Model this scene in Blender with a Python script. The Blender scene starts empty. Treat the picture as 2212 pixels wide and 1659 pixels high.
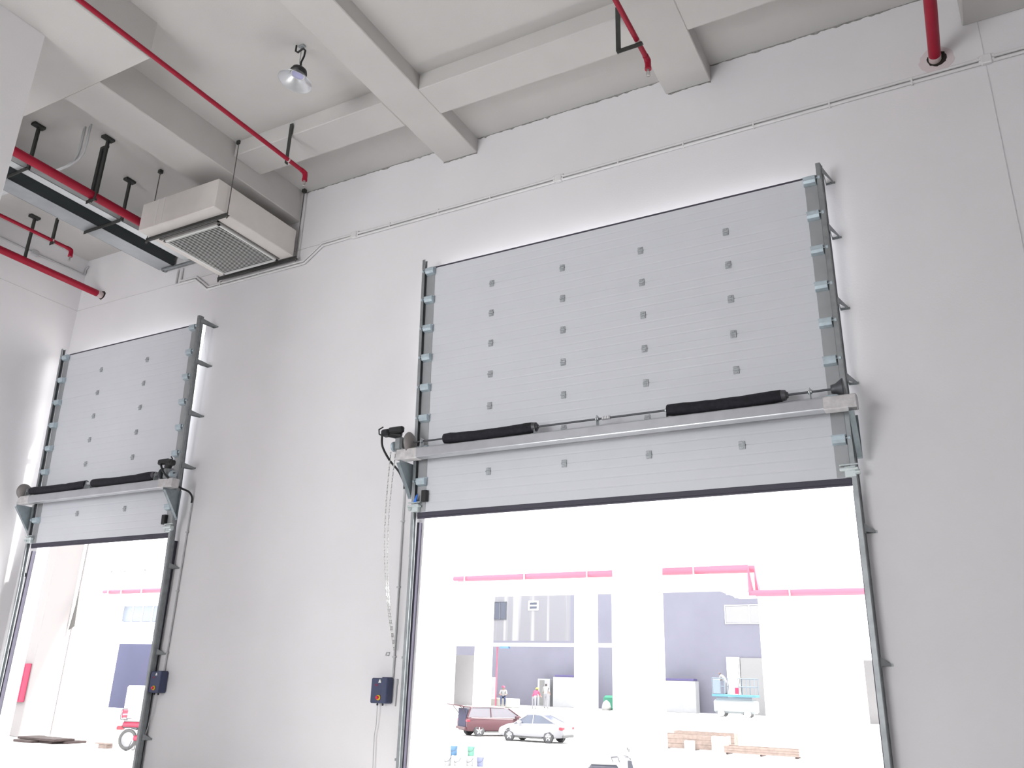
import bpy, math, random
from mathutils import Vector, Matrix
random.seed(7)
PI = math.pi
scene = bpy.context.scene
C = scene.collection

# ------------------------------------------------------------------ camera
cd = bpy.data.cameras.new('camera'); cam = bpy.data.objects.new('camera', cd); C.objects.link(cam)
cd.sensor_fit = 'HORIZONTAL'; cd.sensor_width = 36.0; cd.lens = 36.0 * 1794.5 / 2212.0
cd.clip_start = 0.05; cd.clip_end = 500
_rx = Vector((0.88015722, 0.47384867, 0.02811948)); _ry = Vector((-0.13700122, 0.31029956, -0.94071507)); _rz = Vector((-0.45448205, 0.82412476, 0.33803025))
cam.matrix_world = Matrix(((_rx.x, -_ry.x, -_rz.x, 0.0), (_rx.y, -_ry.y, -_rz.y, -10.0), (_rx.z, -_ry.z, -_rz.z, 1.6), (0, 0, 0, 1)))
scene.camera = cam

# ------------------------------------------------------------------ daylight
world = bpy.data.worlds.new('world'); scene.world = world; world.use_nodes = True
bg = world.node_tree.nodes['Background']; bg.inputs[0].default_value = (0.97, 0.985, 1.0, 1); bg.inputs[1].default_value = 6.0
sd = bpy.data.lights.new('sun', 'SUN'); sd.energy = 10.0; sd.angle = math.radians(3); sd.color = (1.0, 0.98, 0.95)
sun = bpy.data.objects.new('sun', sd); C.objects.link(sun)
sun.rotation_euler = Vector((-0.54, -0.20, -0.82)).to_track_quat('-Z', 'Y').to_euler()
def daylight(name, loc, rot, sx, sy, radiance, col=(0.98, 0.99, 1.0)):
    l = bpy.data.lights.new(name, 'AREA'); l.shape = 'RECTANGLE'; l.size = sx; l.size_y = sy; l.color = col
    l.energy = radiance * PI * sx * sy
    o = bpy.data.objects.new(name, l); C.objects.link(o); o.location = loc; o.rotation_euler = rot
    return o
# area lamp added in an unseen rear door, standing in for daylight from behind
daylight('rear_door_fill', (-8.8, -17.55, 2.55), (PI / 2, 0, 0), 6.9, 5.0, 6.5)
scene.view_settings.view_transform = 'Standard'; scene.view_settings.look = 'None'
scene.view_settings.exposure = 0.0; scene.view_settings.gamma = 1.0; scene.view_settings.use_curve_mapping = False

# ------------------------------------------------------------------ materials
MATS = {}
def mat(name, col, rough=0.6, metal=0.0, noise=0.0, nscale=8.0, bump=0.0, bscale=60.0, emit=None, spec=0.5, dirt=None):
    if name in MATS: return MATS[name]
    m = bpy.data.materials.new(name); m.use_nodes = True; nt = m.node_tree; b = nt.nodes['Principled BSDF']
    b.inputs['Base Color'].default_value = (*col, 1); b.inputs['Roughness'].default_value = rough
    b.inputs['Metallic'].default_value = metal; b.inputs['Specular IOR Level'].default_value = spec
    geo = nt.nodes.new('ShaderNodeNewGeometry')
    if noise > 0:
        n = nt.nodes.new('ShaderNodeTexNoise'); n.inputs['Scale'].default_value = nscale; n.inputs['Detail'].default_value = 6
        nt.links.new(geo.outputs['Position'], n.inputs['Vector'])
        r = nt.nodes.new('ShaderNodeMapRange'); r.inputs[1].default_value = 0.3; r.inputs[2].default_value = 0.7
        r.inputs[3].default_value = 1 - noise; r.inputs[4].default_value = 1 + noise
        nt.links.new(n.outputs['Fac'], r.inputs[0])
        mx = nt.nodes.new('ShaderNodeMix'); mx.data_type = 'RGBA'; mx.blend_type = 'MULTIPLY'; mx.inputs[0].default_value = 1
        mx.inputs[6].default_value = (*col, 1); nt.links.new(r.outputs[0], mx.inputs[7])
        out = mx.outputs[2]
        nt.links.new(out, b.inputs['Base Color'])
    if bump > 0:
        n2 = nt.nodes.new('ShaderNodeTexNoise'); n2.inputs['Scale'].default_value = bscale; n2.inputs['Detail'].default_value = 4
        nt.links.new(geo.outputs['Position'], n2.inputs['Vector'])
        bp = nt.nodes.new('ShaderNodeBump'); bp.inputs['Strength'].default_value = bump; bp.inputs['Distance'].default_value = 0.01
        nt.links.new(n2.outputs['Fac'], bp.inputs['Height']); nt.links.new(bp.outputs[0], b.inputs['Normal'])
    if emit:
        b.inputs['Emission Color'].default_value = (*emit[0], 1); b.inputs['Emission Strength'].default_value = emit[1]
    MATS[name] = m
    return m
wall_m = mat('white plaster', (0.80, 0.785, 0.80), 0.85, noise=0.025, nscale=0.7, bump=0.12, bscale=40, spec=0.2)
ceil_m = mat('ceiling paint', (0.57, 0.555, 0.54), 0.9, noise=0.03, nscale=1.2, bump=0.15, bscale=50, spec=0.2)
edge_m = mat('rough grey mortar', (0.30, 0.29, 0.28), 0.95, noise=0.4, nscale=25, bump=0.5, bscale=80)
joint_m = mat('joint line', (0.64, 0.63, 0.635), 0.9)
floor_m = mat('concrete floor', (0.46, 0.45, 0.44), 0.6, noise=0.1, nscale=0.6)
ground_m = mat('pale yard concrete', (0.62, 0.61, 0.60), 0.9, noise=0.08, nscale=0.4)
leaf_m = mat('door panel enamel', (0.68, 0.695, 0.735), 0.42, noise=0.012, nscale=3)
leafback_m = leaf_m
stile_m = mat('galvanised end stile', (0.37, 0.38, 0.39), 0.5, 0.25, noise=0.05, nscale=6)
galv_m = mat('galvanised steel', (0.56, 0.59, 0.60), 0.38, 0.75, noise=0.12, nscale=9)
galvd_m = mat('dull galvanised steel', (0.30, 0.32, 0.33), 0.5, 0.6, noise=0.15, nscale=9)
zinc_m = mat('zinc plated bracket', (0.50, 0.59, 0.64), 0.4, 0.3, noise=0.1, nscale=14)
hinge_m = mat('hinge plate', (0.44, 0.46, 0.48), 0.5, 0.35, noise=0.15, nscale=40)
alu_m = mat('brushed aluminium tube', (0.50, 0.51, 0.54), 0.3, 0.55, noise=0.06, nscale=5)
rubber_m = mat('dark rubber seal', (0.055, 0.05, 0.075), 0.6)
black_m = mat('black plastic', (0.012, 0.012, 0.014), 0.5)
fabric_m = mat('black spring sleeve', (0.014, 0.014, 0.020), 0.85, noise=0.3, nscale=20, bump=0.4, bscale=90)
dsteel_m = mat('dark painted steel', (0.035, 0.036, 0.034), 0.6, noise=0.2, nscale=12)
shaft_m = mat('dark steel shaft', (0.10, 0.105, 0.115), 0.45, 0.6)
red_m = mat('crimson pipe paint', (0.33, 0.004, 0.026), 0.45, spec=0.3, noise=0.06, nscale=5)
redout_m = mat('glare tinted red pipe paint', (0.34, 0.07, 0.115), 0.5)  # red pipes pinked so the base colour carries the overexposure glare
primer_m = mat('bare pipe end', (0.62, 0.50, 0.50), 0.6, noise=0.1, nscale=20)
white_m = mat('white paint', (0.80, 0.80, 0.79), 0.5)
cream_m = mat('cream sheet metal', (0.74, 0.70, 0.67), 0.55, noise=0.03, nscale=4)
hole_m = mat('dark hole', (0.02, 0.014, 0.012), 0.9)
tray_m = mat('galvanised tray', (0.62, 0.64, 0.65), 0.45, 0.3, noise=0.06, nscale=5)
trayshade_m = mat('shade darkened tray side', (0.045, 0.055, 0.058), 0.55, 0.2)  # shade on the tray sides painted in as a dark base colour
conduit_m = mat('white conduit', (0.74, 0.73, 0.73), 0.5)
greyduct_m = mat('grey conduit', (0.50, 0.50, 0.51), 0.5)
reflector_m = mat('spun aluminium reflector', (0.74, 0.76, 0.78), 0.28, 0.9)
led_m = mat('unlit lamp lens', (0.42, 0.42, 0.66), 0.3)
navy_m = mat('slate blue plastic', (0.05, 0.062, 0.13), 0.5)
redbtn_m = mat('red button', (0.75, 0.02, 0.07), 0.4)
yellow_m = mat('yellow plastic', (0.80, 0.50, 0.03), 0.5)
maroon_m = mat('dim red display', (0.20, 0.01, 0.06), 0.4)
bluetape_m = mat('blue strap', (0.02, 0.18, 0.75), 0.5)
lav_m = mat('slate painted wall', (0.155, 0.155, 0.195), 0.9, noise=0.06, nscale=0.3)
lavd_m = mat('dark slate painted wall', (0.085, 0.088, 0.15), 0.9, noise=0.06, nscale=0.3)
fac_m = mat('white facade paint', (0.82, 0.81, 0.80), 0.8, noise=0.02, nscale=0.4)
facgrey_m = mat('pale grey facade paint', (0.235, 0.23, 0.235), 0.8)
glass_m = mat('dark window glass', (0.06, 0.07, 0.10), 0.15)
winblue_m = mat('pale blue window glass', (0.17, 0.195, 0.235), 0.2)
winfr_m = mat('window frame white', (0.8, 0.8, 0.8), 0.5)
tyre_m = mat('tyre rubber', (0.05, 0.05, 0.055), 0.8)
rim_m = mat('alloy rim', (0.55, 0.56, 0.58), 0.35, 0.5)
silver_m = mat('silver car paint', (0.22, 0.22, 0.235), 0.4, 0.1, spec=0.3)
burg_m = mat('burgundy car paint', (0.075, 0.036, 0.042), 0.4, 0.0, spec=0.2)
chrome_m = mat('chrome strip', (0.7, 0.7, 0.7), 0.2, 0.9)
tail_m = mat('red tail lamp', (0.30, 0.02, 0.035), 0.3)
wood_m = mat('pale timber', (0.20, 0.155, 0.135), 0.8, noise=0.15, nscale=6)
woodd_m = mat('dark timber', (0.045, 0.030, 0.028), 0.85, noise=0.2, nscale=6)
sack_m = mat('white sack', (0.25, 0.25, 0.25), 0.9)
cyan_m = mat('sky blue paint', (0.07, 0.20, 0.27), 0.5)
paleblue_m = mat('pale blue paint', (0.15, 0.19, 0.225), 0.5)
green_m = mat('green plastic', (0.015, 0.14, 0.085), 0.5)
bucketblue_m = mat('blue bucket', (0.07, 0.15, 0.26), 0.5)
bucketgreen_m = mat('mint bucket', (0.10, 0.25, 0.19), 0.5)
bucketlilac_m = mat('lilac bucket', (0.14, 0.155, 0.25), 0.5)
skin_m = mat('skin', (0.20, 0.12, 0.095), 0.6)
hair_m = mat('dark hair', (0.03, 0.025, 0.025), 0.7)
redcap_m = mat('red helmet', (0.34, 0.025, 0.07), 0.5)
redcloth_m = mat('red shirt', (0.34, 0.025, 0.07), 0.8)
whitecloth_m = mat('white shirt', (0.25, 0.25, 0.25), 0.8)
greycloth_m = mat('grey trousers', (0.18, 0.18, 0.195), 0.8)
navycloth_m = mat('navy trousers', (0.02, 0.028, 0.07), 0.8)
shoe_m = mat('dark shoe', (0.05, 0.05, 0.05), 0.7)
scred_m = mat('scooter red', (0.26, 0.02, 0.05), 0.35)
scgrey_m = mat('scooter grey', (0.075, 0.075, 0.085), 0.6)

# ------------------------------------------------------------------ mesh helpers
class MB:
    def __init__(s): s.v = []; s.f = []; s.m = []; s.sm = []; s.cur = 0; s.smooth = False
    def add(s, vs, fs):
        o = len(s.v); s.v += [tuple(v) for v in vs]
        for f in fs: s.f.append([o + i for i in f]); s.m.append(s.cur); s.sm.append(s.smooth)
        return s
    def box(s, x0, x1, y0, y1, z0, z1):
        return s.add([(x0, y0, z0), (x1, y0, z0), (x1, y1, z0), (x0, y1, z0), (x0, y0, z1), (x1, y0, z1), (x1, y1, z1), (x0, y1, z1)],
                     [(0, 3, 2, 1), (4, 5, 6, 7), (0, 1, 5, 4), (1, 2, 6, 5), (2, 3, 7, 6), (3, 0, 4, 7)])
    def bbox(s, x0, x1, y0, y1, z0, z1, b=0.01):
        # box with chamfered edges
        b = min(b, (x1 - x0) * .45, (y1 - y0) * .45, (z1 - z0) * .45)
        vs = []; idx = {}
        X = (x0, x1); Y = (y0, y1); Z = (z0, z1)
        for i in (0, 1):
            for j in (0, 1):
                for k in (0, 1):
                    sx, sy, sz = (b if i == 0 else -b), (b if j == 0 else -b), (b if k == 0 else -b)
                    idx[i, j, k, 0] = len(vs); vs.append((X[i], Y[j] + sy, Z[k] + sz))
                    idx[i, j, k, 1] = len(vs); vs.append((X[i] + sx, Y[j], Z[k] + sz))
                    idx[i, j, k, 2] = len(vs); vs.append((X[i] + sx, Y[j] + sy, Z[k]))
        fs = []
        for i in (0, 1):
            q = [idx[i, 0, 0, 0], idx[i, 1, 0, 0], idx[i, 1, 1, 0], idx[i, 0, 1, 0]]; fs.append(q if i else q[::-1])
            q = [idx[0, i, 0, 1], idx[0, i, 1, 1], idx[1, i, 1, 1], idx[1, i, 0, 1]]; fs.append(q if i else q[::-1])
            q = [idx[0, 0, i, 2], idx[1, 0, i, 2], idx[1, 1, i, 2], idx[0, 1, i, 2]]; fs.append(q if i else q[::-1])
        for a in (0, 1):
            for c in (0, 1):
                fs.append([idx[0, a, c, 1], idx[1, a, c, 1], idx[1, a, c, 2], idx[0, a, c, 2]])
                fs.append([idx[a, 0, c, 0], idx[a, 1, c, 0], idx[a, 1, c, 2], idx[a, 0, c, 2]])
                fs.append([idx[a, c, 0, 0], idx[a, c, 1, 0], idx[a, c, 1, 1], idx[a, c, 0, 1]])
                for d in (0, 1): pass
        for i in (0, 1):
            for j in (0, 1):
                for k in (0, 1): fs.append([idx[i, j, k, 0], idx[i, j, k, 1], idx[i, j, k, 2]])
        return s.add(vs, fs)
    def tube(s, pts, r, n=10, cap=True):
        pts = [Vector(p) for p in pts]
        rs = r if isinstance(r, (list, tuple)) else [r] * len(pts)
        vs = []; fs = []; prev = None
        for i, p in enumerate(pts):
            a = pts[max(i - 1, 0)]; b = pts[min(i + 1, len(pts) - 1)]
            t = (b - a).normalized()
            if prev is None:
                u = Vector((0, 0, 1)) if abs(t.z) < 0.9 else Vector((1, 0, 0))
                u = (u - t * u.dot(t)).normalized()
            else:
                u = prev - t * prev.dot(t)
                u = u.normalized() if u.length > 1e-6 else Vector((1, 0, 0))
            prev = u; w = t.cross(u)
            k = 1.0
            if 0 < i < len(pts) - 1:
                d = (pts[i] - a).normalized().dot((b - pts[i]).normalized()); k = 1 / max(0.5, math.sqrt((1 + d) / 2))
            for q in range(n):
                an = 2 * PI * q / n; vs.append(p + (u * math.cos(an) + w * math.sin(an)) * rs[i] * k)
        for i in range(len(pts) - 1):
            for q in range(n):
                fs.append((i * n + q, i * n + (q + 1) % n, (i + 1) * n + (q + 1) % n, (i + 1) * n + q))
        sm = s.smooth; s.smooth = True; o = len(s.v); s.add(vs, fs); s.smooth = False
        if cap:
            for base in (0, (len(pts) - 1) * n):
                c = vs[base:base + n]; s.add(c, [list(range(n))] if base else [list(range(n))[::-1]])
        s.smooth = sm
        return s
    def lathe(s, prof, origin=(0, 0, 0), axis='Z', n=24):
        vs = []; fs = []; o = Vector(origin)
        for (r, h) in prof:
            for q in range(n):
                a = 2 * PI * q / n; c, d = r * math.cos(a), r * math.sin(a)
                p = {'Z': (c, d, h), 'X': (h, c, d), 'Y': (c, h, d)}[axis]; vs.append(o + Vector(p))
        for i in range(len(prof) - 1):
            for q in range(n): fs.append((i * n + q, i * n + (q + 1) % n, (i + 1) * n + (q + 1) % n, (i + 1) * n + q))
        sm = s.smooth; s.smooth = True; s.add(vs, fs); s.smooth = sm
        return s
    def prism(s, poly, axis, a, b):
        # poly: 2D points; axis X: (y,z), Y: (x,z), Z: (x,y)
        def P(p, h): return {'X': (h, p[0], p[1]), 'Y': (p[0], h, p[1]), 'Z': (p[0], p[1], h)}[axis]
        n = len(poly)
        vs = [P(p, a) for p in poly] + [P(p, b) for p in poly]
        fs = [list(range(n)), list(range(2 * n - 1, n - 1, -1))] + [(i, n + i, n + (i + 1) % n, (i + 1) % n) for i in range(n)]
        return s.add(vs, fs)
    def quad(s, *p): return s.add(p, [tuple(range(len(p)))])
    def data(s, name, mats, shift=(0, 0, 0)):
        me = bpy.data.meshes.new(name)
        sh = Vector(shift)
        me.from_pydata([Vector(v) - sh for v in s.v], [], s.f)
        for m in (mats if isinstance(mats, (list, tuple)) else [mats]): me.materials.append(m)
        me.polygons.foreach_set('material_index', s.m)
        me.polygons.foreach_set('use_smooth', s.sm)
        me.update()
        import bmesh
        bm = bmesh.new(); bm.from_mesh(me); bmesh.ops.recalc_face_normals(bm, faces=bm.faces); bm.to_mesh(me); bm.free()
        return me
ORG = {}
def obj(name, mb, mats, parent=None, loc=None):
    """one mesh object; mesh coordinates are given in the frame of the thing's own top-level frame (world, unless the thing was made with local=True)"""
    if parent is not None:
        base = ORG.get(parent.name, Vector((0, 0, 0)))
        o = bpy.data.objects.new(name, mb.data(name, mats, base)); C.objects.link(o); o.parent = parent
        ORG[o.name] = base
    else:
        base = Vector(loc) if loc is not None else Vector((0, 0, 0))
        o = bpy.data.objects.new(name, mb.data(name, mats, base)); C.objects.link(o); o.location = base
        ORG[o.name] = base
    return o
def tag(o, label=None, cat=None, group=None, kind=None):
    if label: o['label'] = label
    if cat: o['category'] = cat
    if group: o['group'] = group
    if kind: o['kind'] = kind
    return o
def thing(name, label, cat, loc=(0, 0, 0), group=None, rot=None, local=False):
    o = bpy.data.objects.new(name, None); C.objects.link(o); o.location = loc; o.empty_display_size = 0.1
    if rot: o.rotation_euler = rot
    ORG[o.name] = Vector((0, 0, 0)) if local else Vector(loc)
    return tag(o, label, cat, group)
def copy_part(o, parent, delta=(0, 0, 0)):
    c = o.copy(); C.objects.link(c); c.parent = parent; c.location = Vector(o.location) + Vector(delta)
    ORG[c.name] = ORG[o.name]
    return c
def copy_tree(o, parent=None):
    c = o.copy(); C.objects.link(c); c.parent = parent; ORG[c.name] = ORG[o.name]
    for ch in list(o.children):
        if ch is not c: copy_tree(ch, c)
    return c
def struct(name, mb, m, label, parent=None):
    o = obj(name, mb, m, parent)
    if parent is None: tag(o, label, None, None, 'structure')
    return o

SLAB = 10.22
# ================================================================== the hall
fl = MB(); fl.box(-16.75, 8.25, -17.75, 0.25, -0.2, 0.0)
struct('floor', fl, floor_m, 'grey concrete floor of the warehouse')
HD = 7.955                                                    # top of both door openings
LO = (-16.02, -12.25); RO = (-6.90, -0.985)
w = MB()
for (a, b, z0, z1) in ((-16.75, LO[0], 0, 11), (LO[0], LO[1], HD, 11), (LO[1], RO[0], 0, 11), (RO[0], RO[1], HD, 11), (RO[1], 8, 0, 11)):
    w.box(a, b, 0, 0.25, z0, z1)
wf = struct('wall_front', w, wall_m, 'white plastered wall with two tall loading door openings')
j = MB(); j.box(-16.45, 8, -0.006, 0.0, 8.985, 8.997); obj('plaster_joint', j, joint_m, wf)
j = MB(); j.box(1.025, 1.035, -0.006, 0.0, 0, 9.6); obj('plaster_joint', j, joint_m, wf)
# jagged mortar line where the slab meets the wall
def jag(x0, x1, z, y=-0.004):
    m = MB(); n = int((x1 - x0) / 0.05); up = []; dn = []
    for i in range(n + 1):
        x = x0 + (x1 - x0) * i / n
        up.append((x, z)); dn.append((x, z - 0.006 - abs(random.gauss(0, 0.012)) - (0.02 if random.random() < .05 else 0)))
    for i in range(n):
        m.add([(up[i][0], y, up[i][1]), (up[i + 1][0], y, up[i + 1][1]), (dn[i + 1][0], y, dn[i + 1][1]), (dn[i][0], y, dn[i][1]),
               (up[i][0], 0, up[i][1]), (up[i + 1][0], 0, up[i + 1][1]), (dn[i + 1][0], 0, dn[i + 1][1]), (dn[i][0], 0, dn[i][1])],
              [(0, 1, 2, 3), (3, 2, 6, 7)])
    obj('mortar_edge', m, edge_m, wf)
jag(-10.10, -6.98, SLAB); jag(-6.31, -3.0, SLAB); jag(-2.35, 0.86, SLAB); jag(-6.98, -6.31, 9.945); jag(-3.0, -2.35, 9.945)
wl = MB(); wl.box(-16.75, -16.45, -17.5, 0, 0, 11); wlo = struct('wall_left', wl, wall_m, 'white plastered side wall beside the smaller door')
j = MB(); j.box(-16.45, -16.444, -12, 0, 8.985, 8.997); obj('plaster_joint', j, joint_m, wlo)
wr = MB(); wr.box(8, 8.25, -17.5, 0.25, 0, 11); struct('wall_right', wr, wall_m, 'white plastered side wall out of view')
wb = MB(); wb.box(-16.75, -12.3, -17.75, -17.5, 0, 11); wb.box(-12.3, -5.3, -17.75, -17.5, 5.1, 11); wb.box(-5.3, 8.25, -17.75, -17.5, 0, 11)
struct('wall_back', wb, wall_m, 'white plastered rear wall with an open loading door')
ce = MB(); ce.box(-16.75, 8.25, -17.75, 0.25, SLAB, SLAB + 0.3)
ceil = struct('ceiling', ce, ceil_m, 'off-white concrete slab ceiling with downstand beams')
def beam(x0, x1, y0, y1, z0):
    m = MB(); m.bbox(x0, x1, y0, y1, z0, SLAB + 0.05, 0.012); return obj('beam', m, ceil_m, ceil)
# secondary beams parallel to the door wall, then across; main beams deeper
for (a, b) in ((-10.12, -6.98), (-6.31, -3.03), (-2.35, 0.86), (1.66, 8)):
    beam(a, b, -1.75, -1.12, 9.94)
for (a, b) in ((-6.98, -6.31), (-3.03, -2.35), (5.0, 5.66)):
    beam(a, b, -17.5, 0, 9.942)
beam(-10.92, -10.12, -4.29, 0, 9.60)
beam(0.86, 1.66, -4.29, 0, 9.60)
beam(-16.45, -9.04, -7.6, -4.28, 9.598)
for yb in (-9.6, -13.6): beam(-16.45, 8, yb, yb + .62, 9.938)
col = MB(); col.bbox(-11.0, -9.95, -6.5, -5.22, 0, 9.61, 0.015)
struct('column', col, wall_m, 'white square column standing close at the left')

# ================================================================== sectional doors
LEAN = math.atan(0.04); LEAF_Y = -0.14; LEAF_Z = 3.85
def hinge_data():
    m = MB(); m.bbox(-0.038, 0.038, -0.012, 0.0, -0.052, 0.052, 0.006)
    m.smooth = True; m.tube([(-0.038, -0.016, 0), (0.038, -0.016, 0)], 0.011, 8)
    m.smooth = False; m.bbox(-0.02, 0.02, -0.02, -0.01, -0.045, -0.02, 0.004); m.bbox(-0.02, 0.02, -0.02, -0.01, 0.02, 0.045, 0.004)
    return m
def roller_data(s):
    # s=+1: roller points to +x (right edge)
    m = MB(); m.bbox(-0.078, 0.078, -0.085, -0.010, -0.004, 0.008, 0.003)        # top plate
    m.prism([(-0.085, -0.004), (-0.085, -0.05), (-0.07, -0.085), (-0.010, -0.10), (-0.010, -0.004)], 'X', -0.072, 0.072)
    m.bbox(-0.08, 0.08, -0.014, -0.008, -0.10, 0.03, 0.002)
    m.tube([(0.0, -0.06, -0.03), (s * 0.12, -0.06, -0.03)], 0.007, 8); m.tube([(s * 0.105, -0.06, -0.03), (s * 0.13, -0.06, -0.03)], 0.024, 14)
    return m
def sectional_door(label, x0, x1, hinges, sw, device_side):
    d = thing('sectional_door', label, 'door', (0, LEAF_Y, LEAF_Z), 'insulated sectional doors', rot=(LEAN, 0, 0), local=True)
    seams = [0.03, 0.53, 1.01, 1.49, 1.97, 2.45, 2.93, 3.41, 3.90]
    first = {}
    def panel_mesh(h):
        m = MB(); T = 0.042; g = 0.001
        zs = [0.004]
        prof = [(0, 0.0015)]
        for k in (1, 2, 3):
            zc = h * k / 4.0 + 0.012
            prof += [(0, zc - 0.012), (g, zc - 0.008), (g, zc + 0.008), (0, zc + 0.012)]
        prof += [(0, h - 0.0015), (0.003, h), (T, h), (T, 0.0), (0.003, 0.0)]
        m.prism(prof, 'X', x0, x1); return m
    for i in range(8):
        h = round(seams[i + 1] - seams[i], 3); z = seams[i]
        if h not in first:
            first[h] = panel_mesh(h).data('panel', leaf_m)
        p = bpy.data.objects.new('panel', first[h]); C.objects.link(p); p.parent = d; p.location = (0, 0, z); ORG[p.name] = Vector()
        for (a, b, nm) in ((x0, x0 + sw, 'end_stile'), (x1 - sw, x1, 'end_stile')):
            key = (nm, a, h)
            if key not in first:
                m = MB(); m.bbox(a - 0.004, b, -0.006, 0.048, 0.008, h - 0.008, 0.003); first[key] = m.data('end_stile', stile_m)
            e = bpy.data.objects.new('end_stile', first[key]); C.objects.link(e); e.parent = p; ORG[e.name] = Vector()
        if i > 0:
            for hx in hinges:
                if 'h' not in first: first['h'] = hinge_data().data('hinge', hinge_m)
                e = bpy.data.objects.new('hinge', first['h']); C.objects.link(e); e.parent = p; e.location = (hx, 0, 0); ORG[e.name] = Vector()
        for s, rx in ((-1, x0 + 0.085), (1, x1 - 0.085)):
            if i == 0: continue
            if ('r', s) not in first: first['r', s] = roller_data(s).data('roller_bracket', zinc_m)
            e = bpy.data.objects.new('roller_bracket', first['r', s]); C.objects.link(e); e.parent = p; e.location = (rx, 0, -0.02); ORG[e.name] = Vector()
            if i == 7:
                e = bpy.data.objects.new('roller_bracket', first['r', s]); C.objects.link(e); e.parent = p; e.location = (rx, 0, h - 0.02); ORG[e.name] = Vector()
    m = MB(); m.bbox(x0, x1, 0.0, 0.04, -0.035, 0.034, 0.008); m.bbox(x0, x1, 0.005, 0.035, -0.06, -0.03, 0.008); obj('bottom_seal', m, rubber_m, d)
    m = MB(); m.box(x0, x1, 0.0, 0.042, 3.90, 3.925); obj('top_seal', m, rubber_m, d)
    for s, bx in ((-1, x0), (1, x1)):
        m = MB(); m.bbox(bx - 0.06, bx + 0.06, -0.07, -0.006, 0.03, 0.15, 0.006); m.bbox(bx - 0.11, bx + 0.09, -0.10, -0.02, 0.10, 0.13, 0.005)
        m.tube([(bx - 0.11, -0.06, 0.17), (bx + 0.09, -0.06, 0.17)], 0.012, 8); m.tube([(bx + s * .05, -0.06, 0.08), (bx + s * .1, -0.06, 0.08)], 0.03, 12)
        obj('bottom_bracket', m, mat('bright zinc', (0.62, 0.68, 0.68), 0.35, 0.5), d)
    s = device_side; bx = x0 if s < 0 else x1
    m = MB(); m.bbox(min(bx - s * .20, bx - s * .11), max(bx - s * .20, bx - s * .11), -0.075, -0.008, 0.17, 0.34, 0.008)
    obj('cable_break_device', m, black_m, d)
    if s < 0:
        m = MB(); m.prism([(bx - 0.02, 0.17), (bx + 0.03, 0.17), (bx + 0.045, 0.29), (bx + 0.02, 0.26)], 'Y', -0.075, -0.055); obj('strap', m, bluetape_m, d)
    return d
door_main = sectional_door('wide pale grey sectional door leaf raised over the larger opening', -6.95, -1.03, (-5.76, -4.59, -3.40, -2.22), 0.15, -1)
door_left = sectional_door('narrow pale grey sectional door leaf raised over the smaller opening', -16.02, -12.10, (-14.75, -13.40), 0.15, 1)

def track(label, x, s, lowlist):
    """s=+1 when the opening lies to the left of the track (right-hand track)"""
    t = thing('door_track', label, 'track', (x, 0, 0), 'vertical door tracks')
    def yy(z): return -0.11 if z < 3.1 else LEAF_Y - 0.04 * (z - LEAF_Z) - 0.03
    zs = [0, 3.1, 5.5, 7.90]
    def ext(poly, z0=0, z1=99):
        m = MB(); zz = [z for z in zs if z0 <= z <= z1]; n = len(poly)
        vs = []
        for z in zz: vs += [(x + px * s, yy(z) + py, z) for (px, py) in poly]
        fs = [tuple(range(n)), tuple(range((len(zz) - 1) * n, len(zz) * n))]
        for i in range(len(zz) - 1):
            for q in range(n): fs.append((i * n + q, i * n + (q + 1) % n, (i + 1) * n + (q + 1) % n, (i + 1) * n + q))
        m.add(vs, fs); return m
    # C rail, open towards the leaf
    obj('rail', ext([(-0.028, -0.035), (0.022, -0.035), (0.030, -0.02), (0.030, 0.03), (-0.028, 0.035), (-0.028, 0.027), (0.022, 0.022), (0.022, -0.02), (0.015, -0.027), (-0.028, -0.027)]), mat('weathered zinc rail', (0.34, 0.36, 0.37), 0.35, 0.7, noise=0.12, nscale=9), t)
    obj('angle', ext([(0.030, 0.0), (0.034, 0.0), (0.034, 0.050), (0.046, 0.050), (0.046, 0.055), (0.030, 0.055)]), galvd_m, t)
    m = MB()
    m.box(min(x - s * 0.045, x - s * 0.005), max(x - s * 0.045, x - s * 0.005), -0.07, -0.0, 0, 3.75); obj('edge_seal', m, rubber_m, t)
    first = None
    for z in lowlist:
        y = yy(z)
        m = MB()
        xa, xb = x + s * 0.036, x + s * 0.042
        m.prism([(y + 0.0, z + 0.06), (y + 0.03, z + 0.06), (-0.0, z + 0.012), (-0.0, z - 0.03), (y + 0.02, z - 0.05), (y, z - 0.05)], 'X', min(xa, xb), max(xa, xb))
        xo = x + s * 0.135
        m.add([(xb, y + .01, z + .06), (xb, y + .01, z - .03), (xo, -.006, z - .03), (xo, -.006, z - .005), (xb, y + .016, z + .06), (xb, y + .016, z - .03), (xo, 0, z - .03), (xo, 0, z - .005)], [(0, 1, 2, 3), (7, 6, 5, 4), (0, 3, 7, 4), (1, 5, 6, 2), (2, 6, 7, 3), (0, 4, 5, 1)])
        m.box(min(xb, x + s * 0.15), max(xb, x + s * 0.15), -0.008, 0.0, z - 0.03, z + 0.0)
        m.tube([(x + s * .10, -0.02, z - 0.01), (x + s * .10, 0, z - 0.01)], 0.012, 8)
        obj('wall_bracket', m, galvd_m, t)
    return t
BR = (7.80, 7.00, 6.02, 5.05, 3.3, 1.9, 0.6)
track('galvanised track at the left edge of the larger door', -6.985, -1, BR)
track('galvanised track at the right edge of the larger door', -0.995, 1, BR)
track('galvanised track of the smaller door next to the side wall', -16.075, -1, BR)
track('galvanised track at the right edge of the smaller door', -12.05, 1, BR)

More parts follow.
